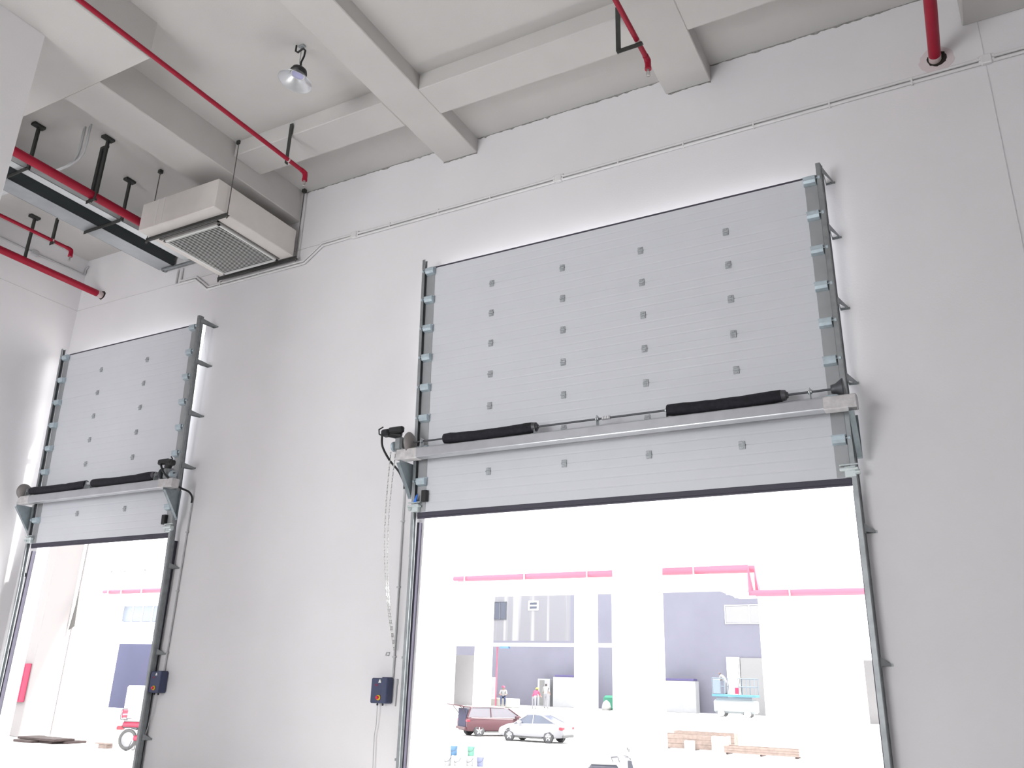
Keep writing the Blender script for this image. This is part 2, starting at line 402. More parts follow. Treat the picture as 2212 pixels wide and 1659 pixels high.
def gusset(m, x, s, yb):
    # folded triangular bracket under the beam end
    xa, xb = x + s * 0.05, x + s * 0.056
    y0 = LEAF_Y - 0.04 * .6 - 0.02
    m.prism([(y0, 4.59), (yb, 4.59), (yb, 4.54), (y0, 4.10)], 'X', min(xa, xb), max(xa, xb))
    xo = x + s * 0.11
    m.add([(xa, yb, 4.545), (xo, yb, 4.545), (xo, y0, 4.10), (xa, y0, 4.10)], [(0, 1, 2, 3)])
    m.add([(xa, y0, 4.59), (xo, y0, 4.59), (xo, y0, 4.08), (xa, y0, 4.08)], [(0, 1, 2, 3)])
def spring_beam(label, x0, x1, xt0, xt1):
    t = thing('spring_beam', label, 'beam', (x0, -0.45, 4.59), 'spring support beams')
    m = MB()
    prof = []
    y0, y1, z0, z1 = -0.53, -0.38, 4.59, 4.74; r = 0.018
    for (cy, cz, a0) in ((y1 - r, z1 - r, 0), (y0 + r, z1 - r, 90), (y0 + r, z0 + r, 180), (y1 - r, z0 + r, 270)):
        for k in range(4):
            a = math.radians(a0 + 30 * k); prof.append((cy + r * math.cos(a), cz + r * math.sin(a)))
    m.prism(prof, 'X', x0, x1); obj('tube', m, alu_m, t)
    for (xx, s, e) in ((xt0, -1, x0), (xt1, 1, x1)):
        m = MB(); gusset(m, xx, s, -0.53); obj('gusset', m, mat('zinc gusset', (0.30, 0.35, 0.375), 0.4, 0.4, noise=0.12, nscale=10), t)
        m = MB(); d = 0.36
        xm0, xm1 = (e - 0.004, e + d) if s < 0 else (e - d, e + 0.004)
        m.bbox(xm0, xm1, -0.534, -0.376, 4.586, 4.744, 0.012)
        obj('wrapping_film', m, mat('cloudy plastic film', (0.60, 0.58, 0.585), 0.3, 0.0, noise=0.16, nscale=12, bump=0.6, bscale=14), t)
    return t
spring_beam('square aluminium tube carrying springs across the larger door', -7.11, -0.85, -6.985, -0.995)
spring_beam('square aluminium tube carrying springs across the smaller door', -16.15, -11.80, -16.075, -12.05)

SH = (-0.455, 4.845)                                          # shaft y, z
def sleeve(m, xa, xb, r, sag=0.02):
    pts = []; rs = []; n = 14
    for i in range(n + 1):
        u = i / n; x = xa + (xb - xa) * u
        pts.append((x, SH[0], SH[1] - sag * (1 - (2 * u - 1) ** 2) - 0.004 * random.random()))
        rs.append(r * (0.92 if i in (0, n) else 1.0 + 0.04 * random.uniform(-1, 1)))
    m.tube(pts, rs, 18)
def spring_shaft(label, x0, x1, springs, plates, drums, couplers, discs):
    t = thing('spring_shaft', label, 'shaft', (x0, SH[0], SH[1]), 'counterbalance spring shafts')
    m = MB(); m.tube([(x0, *SH), (x1, *SH)], 0.0135, 10); obj('shaft', m, shaft_m, t)
    for (a, b, cone) in springs:
        m = MB(); sleeve(m, a, b, 0.078); sp = obj('spring', m, fabric_m, t)
        m = MB(); e = b if cone > 0 else a; s = cone
        m.tube([(e - s * .01, *SH), (e + s * 0.05, *SH)], [0.07, 0.062], 16); m.tube([(e + s * .05, *SH), (e + s * 0.075, *SH)], [0.048, 0.035], 12)
        obj('winding_cone', m, mat('dark cone casting', (0.10, 0.10, 0.11), 0.5, 0.4), sp)
    for px in plates:
        m = MB(); m.prism([(SH[0] - 0.05, 4.74), (SH[0] + 0.05, 4.74), (SH[0] + 0.035, SH[1] + 0.045), (SH[0] - 0.035, SH[1] + 0.045)], 'X', px - 0.004, px + 0.004)
        m.bbox(px - 0.05, px + 0.004, SH[0] - 0.05, SH[0] + 0.05, 4.738, 4.747, 0.002); m.tube([(px - .02, *SH), (px + .02, *SH)], 0.028, 14)
        obj('bearing_plate', m, galv_m, t)
    for px in couplers:
        m = MB(); m.tube([(px - .055, *SH), (px + .055, *SH)], 0.024, 14)
        for q in (-.035, 0, .035): m.bbox(px + q - .012, px + q + .012, SH[0] - .034, SH[0] - .01, SH[1] - .02, SH[1] + .02, .003)
        obj('coupler', m, mat('bright casting', (0.66, 0.66, 0.68), 0.35, 0.5), t)
    for (px, s) in drums:
        m = MB(); m.lathe([(0.014, -s * 0.05), (0.05, -s * 0.05), (0.055, -s * 0.03), (0.06, 0.0), (0.112, s * 0.075), (0.112, s * 0.085), (0.014, s * 0.085)], (px, *SH), 'X', 26)
        obj('cable_drum', m, shaft_m if s > 0 else galvd_m, t)
    for px in discs:
        m = MB(); m.lathe([(0.014, -0.01), (0.155, -0.01), (0.160, 0.0), (0.11, 0.045), (0.04, 0.07), (0.014, 0.07)], (px, *SH), 'X', 28)
        obj('end_disc', m, mat('grey drum casting', (0.27, 0.25, 0.245), 0.55, 0.3), t)
    return t
spring_shaft('black sleeved torsion springs on shaft across the larger door', -7.02, -1.0, ((-6.33, -4.92, 1), (-3.04, -1.66, 1)),
             (-6.72, -4.88, -3.985, -3.05, -1.34), ((-1.06, 1),), (-3.86,), (-6.93,))
spring_shaft('black sleeved torsion springs on shaft across the smaller door', -16.20, -11.86, ((-15.86, -14.22, -1), (-14.02, -12.40, 1)),
             (-15.98, -14.20, -14.05, -12.32), ((-12.22, 1),), (-14.12,), (-16.10,))

def operator(label, x, s):
    """gear motor hung beside the shaft end; s = side the motor body points to"""
    t = thing('door_operator', label, 'motor', (x, SH[0], SH[1]), 'chain hoist door operators')
    m = MB(); m.bbox(x - .065, x + .065, SH[0] - .08, SH[0] + .09, SH[1] - .11, SH[1] + .10, 0.03); obj('gear_housing', m, galvd_m, t)
    m = MB(); m.tube([(x - s * .02, SH[0] - .02, SH[1] + .12), (x + s * .16, SH[0] - .12, SH[1] + .16)], 0.062, 16); m.bbox(min(x + s * .10, x + s * .24), max(x + s * .10, x + s * .24), SH[0] - .20, SH[0] - .06, SH[1] + .10, SH[1] + .20, .025)
    obj('motor_body', m, black_m, t)
    m = MB(); m.bbox(x - .13, x + .13, SH[0] - .17, SH[0] - .09, SH[1] + .13, SH[1] + .225, .02); obj('terminal_cover', m, black_m, t)
    m = MB(); m.tube([(x + s * .20, SH[0] - .17, SH[1] + .10), (x + s * .26, SH[0] - .19, SH[1] + .13), (x + s * .27, SH[0] - .19, SH[1] + .20), (x + s * .21, SH[0] - .17, SH[1] + .24)], 0.010, 8); obj('lifting_loop', m, black_m, t)
    m = MB(); m.lathe([(0.0, -.015), (.075, -.015), (.075, -.005), (.06, 0), (.075, .005), (.075, .015), (0, .015)], (x + s * .11, SH[0] + .0, SH[1] - .03), 'X', 20); obj('chain_wheel', m, zinc_m, t)
    m = MB(); m.prism([(x - .06, 4.74), (x + .09, 4.74), (x + .05, 4.80), (x - .03, 4.80)], 'Y', SH[0] - .05, SH[0] + .05); obj('foot_bracket', m, galvd_m, t)
    return t
operator('black door motor at the left end of the larger door shaft', -7.10, -1)
operator('black door motor at the right end of the smaller door shaft', -12.02, 1)

def cable(name, label, cat, pts, r, m_, group=None):
    # smooth Catmull-Rom through the points
    P = [Vector(p) for p in pts]; out = []
    for i in range(len(P) - 1):
        p0, p1, p2, p3 = P[max(i - 1, 0)], P[i], P[i + 1], P[min(i + 2, len(P) - 1)]
        for k in range(6):
            u = k / 6; out.append(0.5 * ((2 * p1) + (p2 - p0) * u + (2 * p0 - 5 * p1 + 4 * p2 - p3) * u * u + (3 * p1 - p0 - 3 * p2 + p3) * u ** 3))
    out.append(P[-1]); m = MB(); m.tube(out, r, 8)
    return tag(obj(name, m, m_, None, pts[-1]), label, cat, group)
cable('motor_cable', 'black cable curving from the larger door motor to wall', 'cable', [(-7.34, -.60, 4.97), (-7.33, -.58, 4.80), (-7.28, -.45, 4.62), (-7.27, -.25, 4.52), (-7.30, -.10, 4.45), (-7.29, -.035, 4.36), (-7.285, -.03, 4.28)], 0.016, black_m, 'motor cables')
cable('motor_cable', 'black cable curving from the smaller door motor to wall', 'cable', [(-12.05, -.62, 4.98), (-11.98, -.60, 4.84), (-11.90, -.50, 4.72), (-11.86, -.30, 4.62), (-11.84, -.12, 4.58), (-11.83, -.04, 4.50), (-11.83, -.03, 4.40)], 0.018, black_m, 'motor cables')
def drop_conduit(label, pts):
    t = thing('cable_conduit', label, 'conduit', pts[-1], 'conduits down to the control boxes')
    m = MB(); m.tube(pts, 0.014, 8); obj('pipe', m, greyduct_m, t)
    for u in (0.2, 0.55, 0.9):
        z = pts[0][2] + (pts[-1][2] - pts[0][2]) * u; x = pts[0][0] + (pts[-1][0] - pts[0][0]) * u
        m = MB(); m.bbox(x - .03, x + .03, -.036, 0.0, z - .01, z + .01, .003); obj('saddle_clip', m, greyduct_m, t)
drop_conduit('thin grey conduit beside the larger door down to its control box', [(-7.285, -.02, 4.34), (-7.26, -.02, 2.6), (-7.25, -.02, 1.62)])
drop_conduit('thin grey conduit beside the smaller door down to its control box', [(-11.83, -.02, 4.46), (-11.84, -.02, 2.6), (-11.85, -.02, 1.62)])
def control_box(label, x0, x1, z0, z1):
    t = thing('control_box', label, 'control box', ((x0 + x1) / 2, 0, z0), 'door control boxes')
    D = 0.14; xm = x0 + (x1 - x0) * 0.62
    m = MB(); m.bbox(x0, x1, -D, 0, z0, z1 - .012, 0.016); b = obj('housing', m, navy_m, t)
    m = MB(); m.bbox(xm, x1 - .004, -D - .012, -.01, z0 + .004, z1, 0.012); obj('cover', m, navy_m, b)
    m = MB(); cx, cz = x0 + (x1 - x0) * .52, z0 + .075
    m.lathe([(0.0, -D - .018), (.036, -D - .018), (.036, -D - .004), (0.0, -D - .004)], (cx, 0, cz), 'Y', 22); obj('yellow_ring', m, yellow_m, t)
    m = MB(); m.lathe([(0.0, -D - .045), (.020, -D - .045), (.023, -D - .035), (.016, -D - .018), (0.0, -D - .018)], (cx - .004, 0, cz), 'Y', 20); obj('stop_button', m, redbtn_m, t)
    m = MB(); m.box(x0 + .07, x0 + .125, -D - .003, -D, z1 - .115, z1 - .095); obj('display', m, maroon_m, t)
    m = MB(); m.prism([(x0 + .135, z1 - .075), (x0 + .185, z1 - .075), (x0 + .165, z1 - .03), (x0 + .155, z1 - .03)], 'Y', -D - .016, -D - .0); obj('logo_mark', m, white_m, t)
    for gx in (x0 + .085, x0 + .175):
        m = MB(); m.tube([(gx, -.07, z0), (gx, -.07, z0 - .03)], 0.012, 10); m.tube([(gx, -.07, z0 - .012), (gx, -.07, z0 - .02)], 0.016, 6); obj('cable_gland', m, black_m, t)
    return t
control_box('slate blue control box left of the larger door', -7.53, -7.24, 1.28, 1.62)
control_box('slate blue control box right of the smaller door', -12.02, -11.75, 1.28, 1.62)
cable('power_cable', 'thin grey cable hanging below the larger door control box', 'cable', [(-7.445, -.07, 1.255), (-7.45, -.055, 1.0), (-7.47, -.05, .85), (-7.455, -.05, .5), (-7.44, -.05, .02)], 0.006, greyduct_m, 'control box cables')
cable('power_cable', 'thin grey cable hanging below the smaller door control box', 'cable', [(-11.935, -.07, 1.255), (-11.95, -.055, .95), (-12.0, -.05, .7), (-12.08, -.05, .45), (-12.06, -.05, .25), (-12.02, -.05, .02)], 0.006, greyduct_m, 'control box cables')
m = MB(); m.bbox(-7.195, -7.165, -.02, 0, 1.52, 1.60, .005); m.tube([(-7.18, -.015, 1.55), (-7.185, -.015, 1.25)], 0.008, 8)
tag(obj('cable_tidy', m, greyduct_m, None, (-7.18, 0, 1.25)), 'small grey clip with short tube right of the blue control box', 'clip')
t = thing('wall_clip', 'small square metal loop above the larger door control box', 'clip', (-7.38, 0, 1.93))
m = MB(); m.tube([(-7.41, -.012, 1.91), (-7.35, -.012, 1.91), (-7.345, -.012, 1.95), (-7.40, -.012, 1.95), (-7.41, -.012, 1.91)], 0.005, 6); obj('loop', m, greyduct_m, t)
# hand chain loop, links alternate
t = thing('hand_chain', 'white hand chain loop hanging beside the larger door', 'chain', (-7.30, -.2, 1.95))
link = None; ch = []
def chain_x(u): return -7.235 - 0.10 * math.sin(u * PI) * (1 - u) * 0 
path = []
for sgn in (0, 1):
    n = 62
    for i in range(n):
        u = i / (n - 1); z = 4.72 - 2.72 * u
        off = 0.035 * (1 - u) + 0.008
        x = -7.225 + (off if sgn else -off) + 0.00 * u; y = SH[0] + (0.40 - 0.02) * u ** 3
        x -= 0.03 * math.sin(PI * min(1, u * 1.1))
        path.append((x, y, z, i))
mk = MB(); mk.tube([(-.007, 0, -.02), (-.009, 0, 0), (-.007, 0, .02), (.007, 0, .02), (.009, 0, 0), (.007, 0, -.02), (-.007, 0, -.02)], 0.0042, 5, cap=False)
lk = mk.data('link', white_m)
for (x, y, z, i) in path:
    o = bpy.data.objects.new('link', lk); C.objects.link(o); o.parent = t; o.location = (x + 7.30, y + .2, z - 1.95); o.rotation_euler = (0, 0, PI / 2 * (i % 2))

# ================================================================== wall conduits
t = thing('wall_conduit', 'long white conduit run along the top of the door wall', 'conduit', (-13.31, 0, 8.95))
for dz, pts in ((0, [(-13.31, 9.30), (-13.31, 8.95), (-12.74, 8.95), (-12.35, 8.65), (-9.88, 8.66), (-9.48, 8.93), (-8.8, 8.94)]),
                (0.055, [(-13.18, 9.30), (-13.18, 9.005), (-12.72, 9.005), (-12.33, 8.705), (-9.90, 8.715), (-9.50, 8.985), (-8.8, 8.99)])):
    m = MB(); m.tube([(x, -.026, z) for x, z in pts], 0.021, 10); obj('conduit_pipe', m, conduit_m, t)
for dz in (0, .06):
    for (xa, xb, za, zb) in ((-8.72, -4.85, 8.94, 8.955), (-4.72, 1.0, 8.955, 8.975), (1.08, 7.9, 8.975, 8.98)):
        m = MB(); m.tube([(xa, -.026, za + dz - .02), (xb, -.026, zb + dz - .02)], 0.021, 10); obj('conduit_pipe', m, conduit_m, t)
for (x, z) in ((-8.76, 8.955), (-4.785, 8.965), (1.04, 8.985)):
    m = MB(); m.bbox(x - .06, x + .06, -.065, 0, z - .06, z + .07, .012); m.tube([(x - .085, -.026, z - .015), (x + .085, -.026, z - .015)], .028, 10); m.tube([(x - .085, -.026, z + .045), (x + .085, -.026, z + .045)], .028, 10)
    obj('junction_box', m, conduit_m, t)
for x in (-12.0, -11.0, -8.0, -7.0, -6.0, -3.8, -2.8, -1.8, -.8, .2):
    z = 8.70 if x < -9.9 else 8.97
    m = MB(); m.bbox(x - .012, x + .012, -.05, 0, z - .05, z + .05, .004); obj('saddle_clip', m, conduit_m, t)
t = thing('wall_conduit', 'thin grey conduit along the top of the side wall', 'conduit', (-16.45, -.05, 9.82))
m = MB(); m.tube([(-16.43, -.03, 9.86), (-16.43, -1.15, 9.83)], 0.018, 8); m.tube([(-16.43, -1.25, 9.83), (-16.43, -6, 9.80)], .018, 8); obj('conduit_pipe', m, greyduct_m, t)
m = MB(); m.bbox(-16.45, -16.38, -1.27, -1.13, 9.77, 9.89, .01); obj('junction_box', m, greyduct_m, t)
m = MB(); m.tube([(-16.43, -.03, 9.86), (-16.43, -.03, 10.0), (-16.35, -.03, 10.05)], .018, 8); obj('elbow', m, greyduct_m, t)

# ================================================================== red pipes
def pipe_thing(name, label, start, end, r, parts=(), drop=None, group='red fire sprinkler pipes'):
    t = thing(name, label, 'pipe', end, group)
    m = MB(); m.tube([start, end], r, 16); obj('pipe', m, red_m, t)
    return t
def sprinkler(t, x, y, z, r):
    m = MB(); m.tube([(x, y - .10, z), (x, y - .05, z), (x, y - .012, z - .012), (x, y, z - .05), (x, y, z - .13)], [r * 1.18] * 5, 14)
    m.tube([(x, y, z - .12), (x, y, z - .15)], r * 1.3, 14); e = obj('elbow', m, red_m, t)
    m = MB(); m.tube([(x, y, z - .14), (x, y, z - .19)], [r * .55, r * .5], 10)
    m.tube([(x - .02, y, z - .19), (x - .022, y, z - .22), (x, y, z - .245)], .005, 6); m.tube([(x + .02, y, z - .19), (x + .022, y, z - .22), (x, y, z - .245)], .005, 6)
    m.tube([(x - .02, y, z - .19), (x + .02, y, z - .19)], .006, 6); m.lathe([(0, 0), (.03, 0), (.03, -.004), (0, -.004)], (x, y, z - .245), 'Z', 12); m.tube([(x, y, z - .19), (x, y, z - .24)], .006, 6)
    obj('sprinkler_head', m, mat('sprinkler brass', (0.45, 0.43, 0.42), 0.4, 0.6), t)
for (x, lab) in ((-8.77, 'thin red sprinkler pipe passing the hanging lamp'), (-2.84, 'thin red sprinkler pipe at the top centre of the ceiling'), (-14.82, 'thin red sprinkler pipe in the far left bay')):
    t = pipe_thing('sprinkler_pipe', lab, (x, -9.0, 9.43), (x, -1.46, 9.43), 0.034)
    sprinkler(t, x, -1.38, 9.43, 0.034)
    m = MB(); m.tube([(x, -1.80, 9.43), (x, -1.775, 9.43)], .037, 16); obj('tape_band', m, primer_m, t)
# big pipes
t = pipe_thing('fire_main_pipe', 'thick red pipe at top right entering the door wall', (.50, -9.5, 9.22), (.50, .05, 9.22), 0.072)
m = MB(); m.tube([(.50, -.10, 9.22), (.50, .02, 9.22)], .0735, 18); obj('bare_end', m, primer_m, t)
def ragged_disc(x, z, r, y, mat_, name, seed):
    rnd = random.Random(seed); m = MB(); n = 26
    pts = [(x + r * (1 + rnd.uniform(-.10, .10)) * math.cos(2 * PI * i / n), z + r * .95 * (1 + rnd.uniform(-.10, .10)) * math.sin(2 * PI * i / n)) for i in range(n)]
    m.prism(pts, 'Y', y, 0.0); return obj(name, m, mat_, wf)
ragged_disc(.52, 9.215, .20, -.003, mat('pinkish repair mortar', (0.70, 0.62, 0.63), 0.9), 'mortar_patch', 3)
ragged_disc(.525, 9.225, .115, -.008, hole_m, 'pipe_hole', 4)
t = pipe_thing('fire_main_pipe', 'thick red pipe at far left entering the door wall', (-15.70, -9.5, 9.22), (-15.70, .05, 9.22), 0.072)
m = MB(); m.tube([(-15.70, -.12, 9.22), (-15.70, .02, 9.22)], .0735, 18); obj('bare_end', m, primer_m, t)
ragged_disc(-15.68, 9.22, .10, -.008, hole_m, 'pipe_hole', 5)
t = pipe_thing('fire_main_pipe', 'thick red pipe running behind the ceiling air unit', (-12.10, -9.5, 9.13), (-12.10, -.4, 9.08), 0.075)

# hangers: angle-iron posts with a plate, foot and clamp
def hanger(label, x, y, ztop, zbot, arm=None, double=False, head=True, w=.066):
    t = thing('pipe_hanger', label, 'hanger', (x, y, ztop), 'dark steel pipe hangers')
    def post(px, z1):
        m = MB(); m.box(px - w / 2, px + w / 2, y - .008, y + .0, zbot, z1); m.box(px - w / 2, px - w / 2 + .008, y, y + w * .9, zbot, z1); obj('post', m, dsteel_m, t)
    post(x, ztop)
    if double: post(x - .12, ztop - .16); m = MB(); m.box(x - .145, x + .02, y - .01, y + .04, ztop - .20, ztop - .155); obj('cross_piece', m, dsteel_m, t)
    if head: m = MB(); m.bbox(x - .055, x + .055, y - .10, y + .10, ztop - .05, ztop, .006); obj('head_plate', m, dsteel_m, t)
    if arm:
        m = MB(); m.box(min(x, x + arm), max(x, x + arm), y - .03, y + .03, zbot - .008, zbot); m.box(min(x, x + arm), max(x, x + arm), y - .03, y - .022, zbot - .066, zbot); obj('arm', m, dsteel_m, t)
    return t
hanger('short dark hanger of the thin red pipe by the lamp', -8.82, -1.775, 10.15, 9.40, head=False)
m_h = hanger('dark angle hanger of the red pipe at top centre', -3.10, -1.775, 10.10, 9.375, arm=.33, head=False)
hanger('short dark hanger of the far left thin red pipe', -14.87, -1.775, 9.95, 9.40, arm=.1, head=False)
hanger('dark hanger post holding the far left thick red pipe', -15.70, -1.76, 10.22, 9.295, arm=-.05)
hanger('dark hanger with arm under the trays beside the left column', -12.79, -3.59, 10.22, 9.37, arm=-1.0)
hanger('dark double post hanger of the thick red pipe', -12.02, -2.83, 10.22, 9.0, arm=-.17, double=True)
hanger('dark hanger with arm under the trays next to the air unit', -12.79, -1.79, 10.22, 9.37, arm=-1.02)
t = thing('wall_bracket', 'grey bracket under the tray ends at the door wall', 'bracket', (-13.74, 0, 9.37)); m = MB(); m.bbox(-13.74, -12.70, -.11, -.05, 9.33, 9.375, .006); obj('arm', m, galvd_m, t)
m = MB(); m.box(-13.74, -13.68, -.09, 0, 9.33, 9.43); m.box(-12.76, -12.70, -.09, 0, 9.33, 9.43); obj('wall_plate', m, galvd_m, t)

# ================================================================== cable trays
def tray(label, x0, x1, y0, y1, z0, h, side_m, bottom_m):
    t = thing('cable_tray', label, 'cable tray', (x0, y0, z0), 'cable trays under the ceiling')
    m = MB(); m.box(x0, x1, y0, y1, z0, z0 + .006); obj('tray_bottom', m, bottom_m, t)
    for xa in (x0, x1 - .006):
        m = MB(); m.box(xa, xa + .006, y0, y1, z0, z0 + h); obj('tray_side', m, side_m, t)
    return t
t = tray('galvanised cable tray below the thick red pipe', -13.04, -12.86, -9.0, -.15, 9.385, .12, tray_m, tray_m)
m = MB(); m.box(-13.04, -12.86, -9, -.15, 9.506, 9.512); obj('tray_cover', m, tray_m, t)
t = tray('wide cable tray with shade-darkened side ending at the door wall', -13.85, -13.43, -9.0, -.06, 9.385, .33, trayshade_m, mat('dull grey tray', (0.36, 0.375, 0.39), 0.5, 0.3, noise=0.08, nscale=4))
m = MB(); m.box(-13.85, -13.43, -9, -.06, 9.715, 9.721); obj('tray_cover', m, tray_m, t)
t = thing('cable_tray', 'branch cable tray leading towards the side wall', 'cable tray', (-16.4, -3.3, 9.4), 'cable trays under the ceiling')
m = MB(); m.box(-16.44, -13.85, -3.55, -3.25, 9.385, 9.391); obj('tray_bottom', m, tray_m, t)
for ya in (-3.55, -3.256):
    m = MB(); m.box(-16.44, -13.85, ya, ya + .006, 9.391, 9.54); obj('tray_side', m, trayshade_m, t)
for q in range(4):
    x = -11.96 - .075 * q
    m = MB(); y = -3.2 + .02 * (q % 2)
    m.tube([(x, y, 10.22), (x, y, 9.80), (x - .03, y, 9.66), (x - .12, y, 9.57), (x - .30, y, 9.535), (-12.95, y, 9.53)], .015, 8)
    tag(obj('drop_conduit', m, greyduct_m, None, (x, y, 10.22)), ('rightmost', 'third from left', 'second from left', 'leftmost')[q] + ' white conduit of the bundle dropping from slab to tray', 'conduit', 'conduit bundle over the tray')

# ================================================================== ceiling air unit
t = thing('air_handling_unit', 'cream box air unit with slatted grille hung from ceiling', 'air unit', (-11.0, -1.05, 8.8))
m = MB(); m.bbox(-11.93, -10.08, -2.0, -.12, 8.80, 9.34, .012); body = obj('casing', m, cream_m, t)
for z in (9.06,):
    for xx in (-11.55, -11.4): m = MB(); m.box(xx, xx + .05, -2.004, -2.0, 8.82, 9.33); obj('seam_tape', m, mat('pale tape', (0.76, 0.73, 0.71), 0.5), body)
gx0, gx1, gy0, gy1, gz = -11.78, -10.42, -1.58, -.16, 8.77
m = MB(); f_ = .045
m.bbox(gx0, gx1, gy0, gy0 + f_, gz, 8.80, .004); m.bbox(gx0, gx1, gy1 - f_, gy1, gz, 8.80, .004); m.bbox(gx0, gx0 + f_, gy0, gy1, gz, 8.80, .004); m.bbox(gx1 - f_, gx1, gy0, gy1, gz, 8.80, .004)
gr = obj('grille_frame', m, white_m, t)
m = MB(); m.box(gx0 + .01, gx1 - .01, gy0 + .01, gy1 - .01, 8.797, 8.7995); obj('grille_cavity', m, mat('dark filter', (0.025, 0.028, 0.026), 0.9), gr)
m = MB(); m.box(gx0 - .02, gx1 + .06, gy0 - .075, gy0 - .03, 8.782, 8.80); m.box(gx1 + .03, gx1 + .06, gy0 - .075, gy1 - .02, 8.782, 8.80); obj('gasket_strip', m, mat('grey foam strip', (0.17, 0.165, 0.16), 0.8), t)
ns = 34; pitch = (gy1 - gy0 - 2 * f_) / ns; sl = None
for i in range(ns):
    y = gy0 + f_ + pitch * (i + .5)
    if sl is None:
        mm = MB(); mm.box(gx0 + f_, gx1 - f_, -.0065, .0055, 0, .004)
        sl = mm.data('slat', white_m)
    o = bpy.data.objects.new('slat', sl); C.objects.link(o); o.parent = gr; o.location = (11.0, y + 1.05, gz + .004 - 8.8); ORG[o.name] = Vector()
for yb in (-1.75, -.10):
    m = MB(); m.box(-12.0, -10.0, yb - .025, yb + .025, 8.745, 8.752); m.box(-12.0, -10.0, yb - .025, yb - .018, 8.752, 8.795); obj('support_bar', m, dsteel_m, t)
    for xr in (-12.0, -10.04):
        m = MB(); m.tube([(xr, yb, 8.70), (xr, yb, SLAB if yb < -1.8 or yb > -1 else SLAB)], .0085, 8); m.tube([(xr, yb, 8.715), (xr, yb, 8.745)], .018, 6); rd = obj('hanger_rod', m, mat('threaded rod', (0.16, 0.15, 0.145), 0.5, 0.4), t)
        m = MB(); m.bbox(xr - .035, xr + .035, yb - .035, yb + .035, SLAB - .07, SLAB - .0, .006); obj('anchor', m, dsteel_m, rd)

# ================================================================== high bay lamp
lx, ly = -7.50, -3.02
t = thing('high_bay_lamp', 'unlit aluminium high bay lamp hanging from the ceiling', 'lamp', (lx, ly, SLAB))
R = Matrix.Rotation(math.radians(11), 3, Vector((-.45, .82, 0)).normalized())
c0 = Vector((lx, ly, 9.72))
def rotmb(m, origin):
    m.v = [tuple(Vector(origin) + R @ Vector(v)) for v in m.v]; return m
m = MB(); m.lathe([(.105, .0), (.118, -.012), (.236, -.135), (.246, -.140), (.240, -.140), (.114, -.016), (.10, -.004)], (0, 0, 0), 'Z', 40); obj('reflector', rotmb(m, c0), reflector_m, t)
m = MB(); m.lathe([(.0, -.008), (.092, -.008), (.100, -.003), (.100, .004), (0, .004)], (0, 0, -.012), 'Z', 32); led = obj('lens', rotmb(m, c0), led_m, t)
m = MB(); m.lathe([(.09, -.022), (.104, -.022), (.104, -.008), (.09, -.008)], (0, 0, 0), 'Z', 32); obj('lens_ring', rotmb(m, c0), white_m, led)
m = MB(); m.lathe([(0, .0), (.122, .0), (.122, .03), (.105, .075), (.06, .10), (.03, .11), (0, .11)], (0, 0, 0), 'Z', 32); obj('heat_sink', rotmb(m, c0), black_m, t)
m = MB(); m.tube([(0, 0, .10), (.012, 0, .15), (.0, 0, .17), (-.012, 0, .15), (0, 0, .10)], .006, 6); obj('hook_ring', rotmb(m, c0), galvd_m, t)
ctop = Vector((-7.56, -3.07, SLAB))
pts = [c0 + Vector((.02, 0, .10)), c0 + Vector((.03, 0, .20)), Vector((lx + .07, ly, 10.0)), Vector((lx + .09, ly - .01, 10.09)), Vector((lx + .06, ly - .02, 10.13)), Vector((lx + .02, ly - .03, 10.11)), Vector((lx - .03, ly - .03, 10.09)), Vector((lx - .07, ly - .04, 10.12)), Vector((lx - .07, ly - .04, SLAB))]
m = MB(); m.tube(pts, .0135, 8); obj('lamp_cable', m, black_m, t)
m = MB()
for i in range(14):
    z0 = 9.90 + i * .023
    a = (.006, 0) if i % 2 else (0, .006)
    m.tube([(lx - a[0], ly - a[1], z0), (lx + a[0], ly + a[1], z0 + .004), (lx + a[0], ly + a[1], z0 + .024), (lx - a[0], ly - a[1], z0 + .028), (lx - a[0], ly - a[1], z0)], .002, 5)
obj('hanging_chain', m, galvd_m, t)
m = MB(); m.bbox(lx - .05, lx + .05, ly - .03, ly + .03, SLAB - .025, SLAB, .006); m.tube([(lx, ly, 10.19), (lx, ly, 10.20)], .02, 8); obj('ceiling_plate', m, galvd_m, t)

# ================================================================== the yard
g = MB(); g.box(-120, 60, 0.25, 44.0, -1.7, -1.5)
struct('floor_yard', g, ground_m, 'pale concrete loading yard outside the doors')
g = MB(); g.box(-100, -20.5, 0.25, 25.9, -1.5, -0.8)
struct('floor_ramp', g, ground_m, 'pale raised concrete apron outside the smaller door')
# far warehouse: dock, columns, fascia, recessed slate walls
g = MB(); g.box(-70, 40, 44.0, 60, -1.7, -0.10); struct('floor_dock', g, ground_m, 'raised dock floor of the warehouse across the yard')
fa = MB()
fa.box(-70, 40, 44.0, 44.6, 7.5, 16.0)
struct('wall_facade', fa, fac_m, 'white fascia wall of the warehouse across the yard')
for (a, b, z1) in ((-60, -34.2, 7.5), (-32.2, -31.1, 7.5), (-24.35, -22.9, 7.5), (-21.6, -18.5, 7.5), (-11.87, -6.2, 7.5), (-5.0, 40, 7.5)):
    m = MB(); m.box(a, b, 44.0, 44.7, -0.1, z1); struct('wall_pier', m, fac_m, 'white pier of the warehouse across the yard')
m = MB(); m.box(-34.2, -32.2, 44.0, 44.6, 4.1, 7.5); m.box(-6.2, -5.0, 44.0, 44.6, 3.4, 7.5); struct('wall_panel', m, fac_m, 'white wall panel over the narrow openings across the yard')
